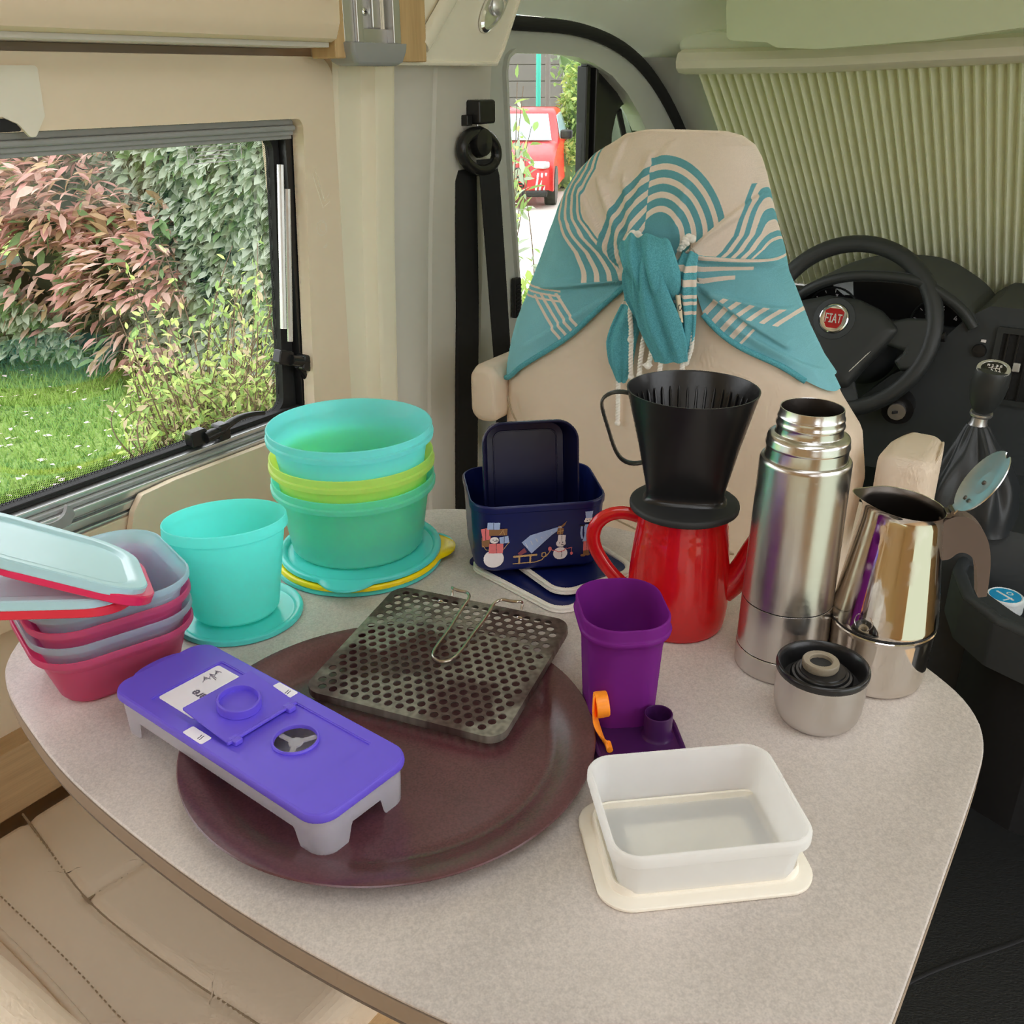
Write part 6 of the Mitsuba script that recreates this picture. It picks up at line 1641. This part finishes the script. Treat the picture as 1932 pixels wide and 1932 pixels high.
# yellow-green bush in front
sY = lab('shrub_001', 'loose yellow-green bush on the lawn close to the window', 'shrub')
pts_, drs_ = [], []
twigs = []
for k in range(190):
    bx_ = ray_at(215 + 330 * rs.rand(), 4.2 + 0.7 * rs.rand())
    top_h = GZ + 0.40 + 0.80 * rs.rand() * (0.55 + 0.5 * (k % 4 == 0))
    bt = np.array([*(ray_at(370, 4.55) * 0.6 + bx_ * 0.4), GZ])
    tp = np.array([bx_[0], bx_[1], top_h])
    mid = (bt * 0.40 + tp * 0.60) + rs.normal(0, 0.07, 3) + [0, 0, 0.10]
    st = smooth_path([bt, mid, tp], 24)
    twigs.append(tube(st, np.linspace(0.006, 0.0018, 24), 4))
    for q in range(26):
        i = int(8 + 15.9 * rs.rand())
        pts_.append(st[i] + rs.normal(0, 0.012, 3)); dd = st[i] - st[i - 1]
        drs_.append(dd / np.linalg.norm(dd) * 0.7 + rs.normal(0, 0.6, 3))
P, D = np.array(pts_), np.array(drs_)
foliage('shrub_001', P, D, 0.044 * (0.6 + 0.7 * rs.rand(len(P))), ['leaf_lime', 'leaf_green', 'leaf_blush'], [0.45, 0.33, 0.22], LEAF_SM, rs)
add('shrub_001__stems', cat_(twigs), 'twig', 60); labels['shrub_001__stems'] = {'kind': 'stuff'}
# small-leaved bushes seen through the driver window
sD = lab('shrub_002', 'pale leafy twigs of a shrub close outside the driver window', 'shrub')
pts_, drs_, twigs = [], [], []
for k in range(26):
    b0 = np.array([*ray_at(900 + 30 * rs.rand(), 4.6 + 0.5 * rs.rand()), GZ])
    tp = np.array([*ray_at(948 + 56 * rs.rand() ** 1.5, 4.4 + 0.5 * rs.rand()), -0.15 + 1.5 * rs.rand()])
    st = smooth_path([b0, b0 * 0.4 + tp * 0.6 + rs.normal(0, 0.05, 3), tp], 20)
    twigs.append(tube(st, np.linspace(0.006, 0.0015, 20), 4))
    for q in range(24):
        i = int(8 + 11.9 * rs.rand()); pts_.append(st[i] + rs.normal(0, 0.012, 3)); dd = st[i] - st[i - 1]
        drs_.append(dd / np.linalg.norm(dd) * 0.5 + rs.normal(0, 0.6, 3))
P, D = np.array(pts_), np.array(drs_)
foliage('shrub_002', P, D, 0.075 * (0.6 + 0.6 * rs.rand(len(P))), ['leaf_silver', 'leaf_green', 'leaf_lime'], [0.45, 0.35, 0.2], LEAF_LA, rs)
add('shrub_002__stems', cat_(twigs), 'twig', 60); labels['shrub_002__stems'] = {'kind': 'stuff'}
sE = lab('shrub_003', 'bright yellow-green bush low outside the driver window', 'shrub')
P, D = shrub_pts((*ray_at(985, 3.6), 0.15), 0.26, 0.26, 0.42, 1500, rs)
foliage('shrub_003', P, D * 0.6 + rs.normal(0, 0.6, P.shape) + [0, 0, 0.4], 0.055 * (0.6 + 0.7 * rs.rand(len(P))), ['leaf_lime', 'leaf_green'], [0.7, 0.3], LEAF_SM, rs)
cm = trimesh.creation.icosphere(2, 1.0); cm.apply_scale([0.17, 0.17, 0.34]); cm.apply_translation((*ray_at(985, 3.65), 0.1)); add('shrub_003__core', cm, 'leaf_mid', 60)
# grass: blades and petals on the near lawn
n = 26000
gx = rs.rand(n); gd = 3.0 + 6.2 * rs.rand(n) ** 0.8
g2 = np.array([ray_at(-260 + 900 * a, d) for a, d in zip(gx, gd)])
h = 0.03 + 0.05 * rs.rand(n); az = rs.rand(n) * 6.28; w = 0.004 + 0.004 * rs.rand(n)
dx, dy = np.cos(az), np.sin(az)
b0 = np.c_[g2[:, 0] - dy * w, g2[:, 1] + dx * w, np.full(n, GZ)]; b1 = np.c_[g2[:, 0] + dy * w, g2[:, 1] - dx * w, np.full(n, GZ)]
tp = np.c_[g2[:, 0] + dx * h * 0.8, g2[:, 1] + dy * h * 0.8, GZ + h]
scene['lawn_grass'] = mikit.ply((np.stack([b0, b1, tp], 1).reshape(-1, 3), np.arange(3 * n).reshape(-1, 3)), 'grass', smooth=False)
lab('lawn_grass', 'short green grass blades of the lawn below the hedge', 'grass', None, 'stuff')
n = 420
g2 = np.array([ray_at(-200 + 700 * rs.rand(), 3.2 + 5.2 * rs.rand()) for _ in range(n)])
pv, pf = [], []
for i in range(n):
    a = rs.rand() * 6.28; r = 0.012 + 0.02 * rs.rand()
    q = np.array([(math.cos(a + t) * r * (1 if k % 2 else 0.6), math.sin(a + t) * r * (1 if k % 2 else 0.6), 0.01 * rs.rand()) for k, t in enumerate((0, 1.57, 3.14, 4.71))])
    pv.append(q + [g2[i, 0], g2[i, 1], GZ + 0.035]); pf += [(4 * i, 4 * i + 1, 4 * i + 2), (4 * i, 4 * i + 2, 4 * i + 3)]
scene['fallen_petals'] = mikit.ply((np.vstack(pv), np.array(pf)), 'petal', smooth=False)
lab('fallen_petals', 'scattered pale fallen petals lying on the lawn', 'petals', None, 'stuff')

# ---------------------------------------------------------------- beyond the driver window
M_('car_red', srgb(214, 22, 30), 0.25, 0.6, clearcoat=0.8)
M_('car_glass', (0.35, 0.50, 0.55), 0.08, 0.8)
M_('car_black', (0.012, 0.012, 0.013), 0.4)
M_('lamp_clear', (0.75, 0.76, 0.76), 0.15, 0.8)
M_('post_green', srgb(60, 196, 176), 0.5)
M_('house_wall', srgb(188, 190, 186), 0.8)
M_('house_light', srgb(232, 232, 226), 0.8)
M_('house_dark', srgb(120, 116, 112), 0.8)
M_('fence_net', srgb(60, 150, 130), 0.7)
car = newkey('red_car')
lab(car, 'red hatchback parked on the driveway, seen through the driver window', 'car')
cxy = ray_at(944, 15.9)
ca = math.degrees(math.atan2(-cxy[1], -cxy[0])) - 8            # x axis of the car points to its nose
Mc_ = mat4((cxy[0], cxy[1], GZ - 0.0), ca) @ mat4((-1.9, 0, 0))
cw = 0.86
side = [(2.02, 0.30), (2.04, 0.48), (2.0, 0.62), (1.90, 0.72), (1.55, 0.84), (0.95, 0.93), (0.70, 0.96), (0.10, 1.36), (-0.25, 1.44), (-0.9, 1.44), (-1.55, 1.30), (-1.95, 0.98), (-2.02, 0.70), (-2.0, 0.30)]


def carsec(k, ins):
    return [(x, k, z) for x, z in side]


rings = []
for yk, sc_, zs in ((-cw, 0.965, 0.0), (-cw + 0.07, 0.99, 1.0), (-0.45, 1.0, 1.0), (0.45, 1.0, 1.0), (cw - 0.07, 0.99, 1.0), (cw, 0.965, 0.0)):
    r_ = []
    for x, z in side:
        tumble = 0.16 * max(0, (z - 0.95) / 0.5)
        y = yk * (1 - tumble) if abs(yk) > 0.5 else yk
        nose = 0.10 * (abs(yk) / cw) ** 2 if x > 1.5 else 0
        r_.append((x * sc_ - nose, y, z - 0.03 * (1 - zs)))
    rings.append(r_)
add(car + '__body', xf(loft(rings), Mc_), 'car_red', 40)
ws = [(0.80, 0.955), (0.16, 1.345)]
add(car + '__windscreen', xf(loft([[(ws[0][0] + 0.02, y0, ws[0][1] + 0.01), (ws[1][0] + 0.02, y1, ws[1][1] + 0.005), (ws[1][0] + 0.035, y1, ws[1][1] + 0.012), (ws[0][0] + 0.035, y0, ws[0][1] + 0.02)] for y0, y1 in ((-0.74, -0.62), (0.74, 0.62))]), Mc_), 'car_glass', 20)
for s in (-1, 1):
    add(car + '__side_window', xf(loft([[(0.55, s * (cw - 0.005), 0.99), (0.05, s * (cw - 0.115), 1.33), (-0.9, s * (cw - 0.125), 1.36), (-1.4, s * (cw - 0.02), 1.02)], [(0.55, s * (cw + 0.008), 0.99), (0.05, s * (cw - 0.10), 1.33), (-0.9, s * (cw - 0.11), 1.36), (-1.4, s * (cw - 0.005), 1.02)]]), Mc_), 'car_glass', 20)
    for x in (1.28, -1.30):
        add(car + '__wheel', xf(mv(lathe([(0, -0.10), (0.20, -0.10), (0.30, -0.09), (0.31, 0), (0.30, 0.09), (0.20, 0.10), (0, 0.10)], 32), (x, s * (cw - 0.08), 0.31), 0, 0, 90), Mc_), 'car_black', 40)
    add(car + '__headlamp', xf(mv(rbox(0.10, 0.20, 0.10, 0.05, 0.03), (1.84, s * 0.60, 0.62), s * -28), Mc_), 'lamp_clear', 40)
    add(car + '__mirror', xf(mv(rbox(0.08, 0.10, 0.14, 0.04, 0.03), (0.50, s * (cw + 0.10), 0.98)), Mc_), 'car_black', 40)
    for q in range(3):
        add(car + '__lamp_strip', xf(mv(rbox(0.03, 0.018, 0.26, 0.01, 0.005), (1.945 - 0.02 * q, s * (0.60 + 0.06 * q), 0.30), 0, 0, s * -8), Mc_), 'lamp_clear', 30)
gr_ = add(car + '__grille', xf(mv(rbox(0.03, 0.42, 0.30, 0.02, 0.02), (2.01, 0, 0.34)), Mc_), 'car_black', 30)
for q in range(5):
    add(gr_ + '__bar', xf(mv(rbox(0.012, 0.40, 0.015, 0.005, 0.004), (2.045, 0, 0.37 + 0.05 * q)), Mc_), 'car_red', 30)
add(car + '__plate', xf(mv(rbox(0.01, 0.26, 0.11, 0.006, 0.004), (2.055, 0, 0.33)), Mc_), 'print_white', 30)
add(car + '__bumper', xf(mv(rbox(0.06, 0.78, 0.10, 0.03, 0.03), (1.96, 0, 0.20)), Mc_), 'car_black', 30)
# house, fence post, net fence, trees
hs = newkey('house')
lab(hs, 'pale grey house with a dark garage front behind the red car', 'house')
hc = ray_at(990, 30.0)
ha = math.degrees(math.atan2(hc[1], hc[0]))
Mh_ = mat4((hc[0], hc[1], GZ), ha)
add(hs + '__wall', xf(box(0, 4, -2.6, 7.0, 0, 4.2, 0.01), Mh_), 'house_wall', 30)
add(hs + '__upper_wall', xf(box(-0.05, 4, -2.2, 7.0, 3.05, 4.1, 0.01), Mh_), 'house_light', 30)
add(hs + '__garage_front', xf(box(-0.06, 0.2, -1.1, 2.6, 0, 2.75, 0.01), Mh_), 'house_dark', 30)
for q in range(6):
    add(hs + '__panel', xf(box(-0.10, 0.0, -1.05, 2.55, 0.1 + 0.43 * q, 0.1 + 0.43 * q + 0.41, 0.01), Mh_), 'house_dark', 30)
add(hs + '__roof', xf(box(-0.5, 5, -3.0, 7.4, 4.2, 4.4, 0.03), Mh_), 'house_dark', 30)
wd_ = add(hs + '__window', xf(box(-0.08, 0.0, 0.1, 0.9, 3.2, 3.75, 0.01), Mh_), 'house_wall', 30)
add(wd_ + '__pane', xf(box(-0.10, -0.07, 0.16, 0.84, 3.26, 3.69, 0.005), Mh_), 'car_glass', 30)
fp_ = newkey('fence_post')
q = ray_at(1014, 20.0)
add(fp_, mv(loft([np.c_[el(0.045, 0.045, 20), np.full(20, z)] for z in (0, 0.02, 2.86, 2.88)]), (q[0], q[1], GZ)), 'post_green', 40)
lab(fp_, 'tall turquoise green metal post behind the red car', 'post')
wf = newkey('wire_fence')
lab(wf, 'green wire fence with a thin grey post beyond the driveway', 'fence')
q2 = ray_at(1030, 21.0); q3 = ray_at(945, 19.0); q4 = ray_at(1150, 22.0)
add(wf + '__post', mv(loft([np.c_[el(0.05, 0.05, 12), np.full(12, z)] for z in (0, 0.02, 2.78, 2.8)]), (q2[0], q2[1], GZ)), 'house_dark', 40)
add(wf + '__top_wire', tube(np.array([(*q3, GZ + 2.80), (*q2, GZ + 2.82)]), 0.018, 6), 'house_dark', 40)
net = []
for k in range(60):
    s = k / 59
    a_ = q2 * (1 - s) + q4 * s
    net.append(tube(np.array([(*a_, GZ), (*a_, GZ + 0.95)]), 0.012, 4))
for z in (0.1, 0.35, 0.6, 0.93):
    net.append(tube(np.array([(*q2, GZ + z), (*q4, GZ + z)]), 0.02, 4))
add(wf + '__net', cat_(net), 'fence_net', False); labels[wf + '__net'] = {'kind': 'stuff'}
for i, (pxl, dist, rx, rz, zc, l) in enumerate(((1102, 19.0, 0.52, 1.25, 0.45, 'green garden tree right of the turquoise post, seen through the driver window'), (1098, 26.0, 1.0, 1.9, 2.2, 'pale tall tree behind the garden tree in the driver window'), (1062, 18.5, 0.26, 0.5, -0.2, 'small lime bush beside the red car'))):
    key = newkey('tree' if i < 2 else 'shrub')
    lab(key, l, 'tree' if i < 2 else 'shrub')
    c_ = (*ray_at(pxl, dist), zc)
    P, D = shrub_pts(c_, rx, rx, rz, [1900, 1500, 500][i], rs, 0.35)
    foliage(key, P, D * 0.5 + rs.normal(0, 0.7, P.shape), (0.13, 0.26, 0.11)[i] * (0.6 + 0.7 * rs.rand(len(P))), [['leaf_green', 'leaf_lime'], ['leaf_grey', 'leaf_green'], ['leaf_lime', 'leaf_green']][i], [0.6, 0.4], LEAF_SM, rs, own=200)
    cm = trimesh.creation.icosphere(3, 1.0); cm.apply_scale([rx * .72, rx * .72, rz * .75]); cm.apply_translation(c_); add(key + '__core', cm, 'leaf_mid', 60)
    if i < 2:
        add(key + '__trunk', tube(np.array([(c_[0], c_[1], GZ), (c_[0], c_[1], zc)]), 0.10, 10), 'twig', 40)
hb = newkey('hedge')
lab(hb, 'distant green hedge beyond the driveway, right side of the driver window', 'hedge')
pb_ = [ray_at(1165, 15.0), ray_at(1240, 14.0), ray_at(1380, 13.0)]
P, D = shell(pb_, GZ, 1.6, 0.5, 2500, rs)
foliage(hb, P, D + rs.normal(0, 0.6, P.shape), 0.14 * (0.6 + 0.7 * rs.rand(len(P))), ['leaf_green', 'leaf_mid'], [0.6, 0.4], LEAF_SM, rs, own=100)
core(hb + '__core', pb_, GZ, 1.5, 0.7)
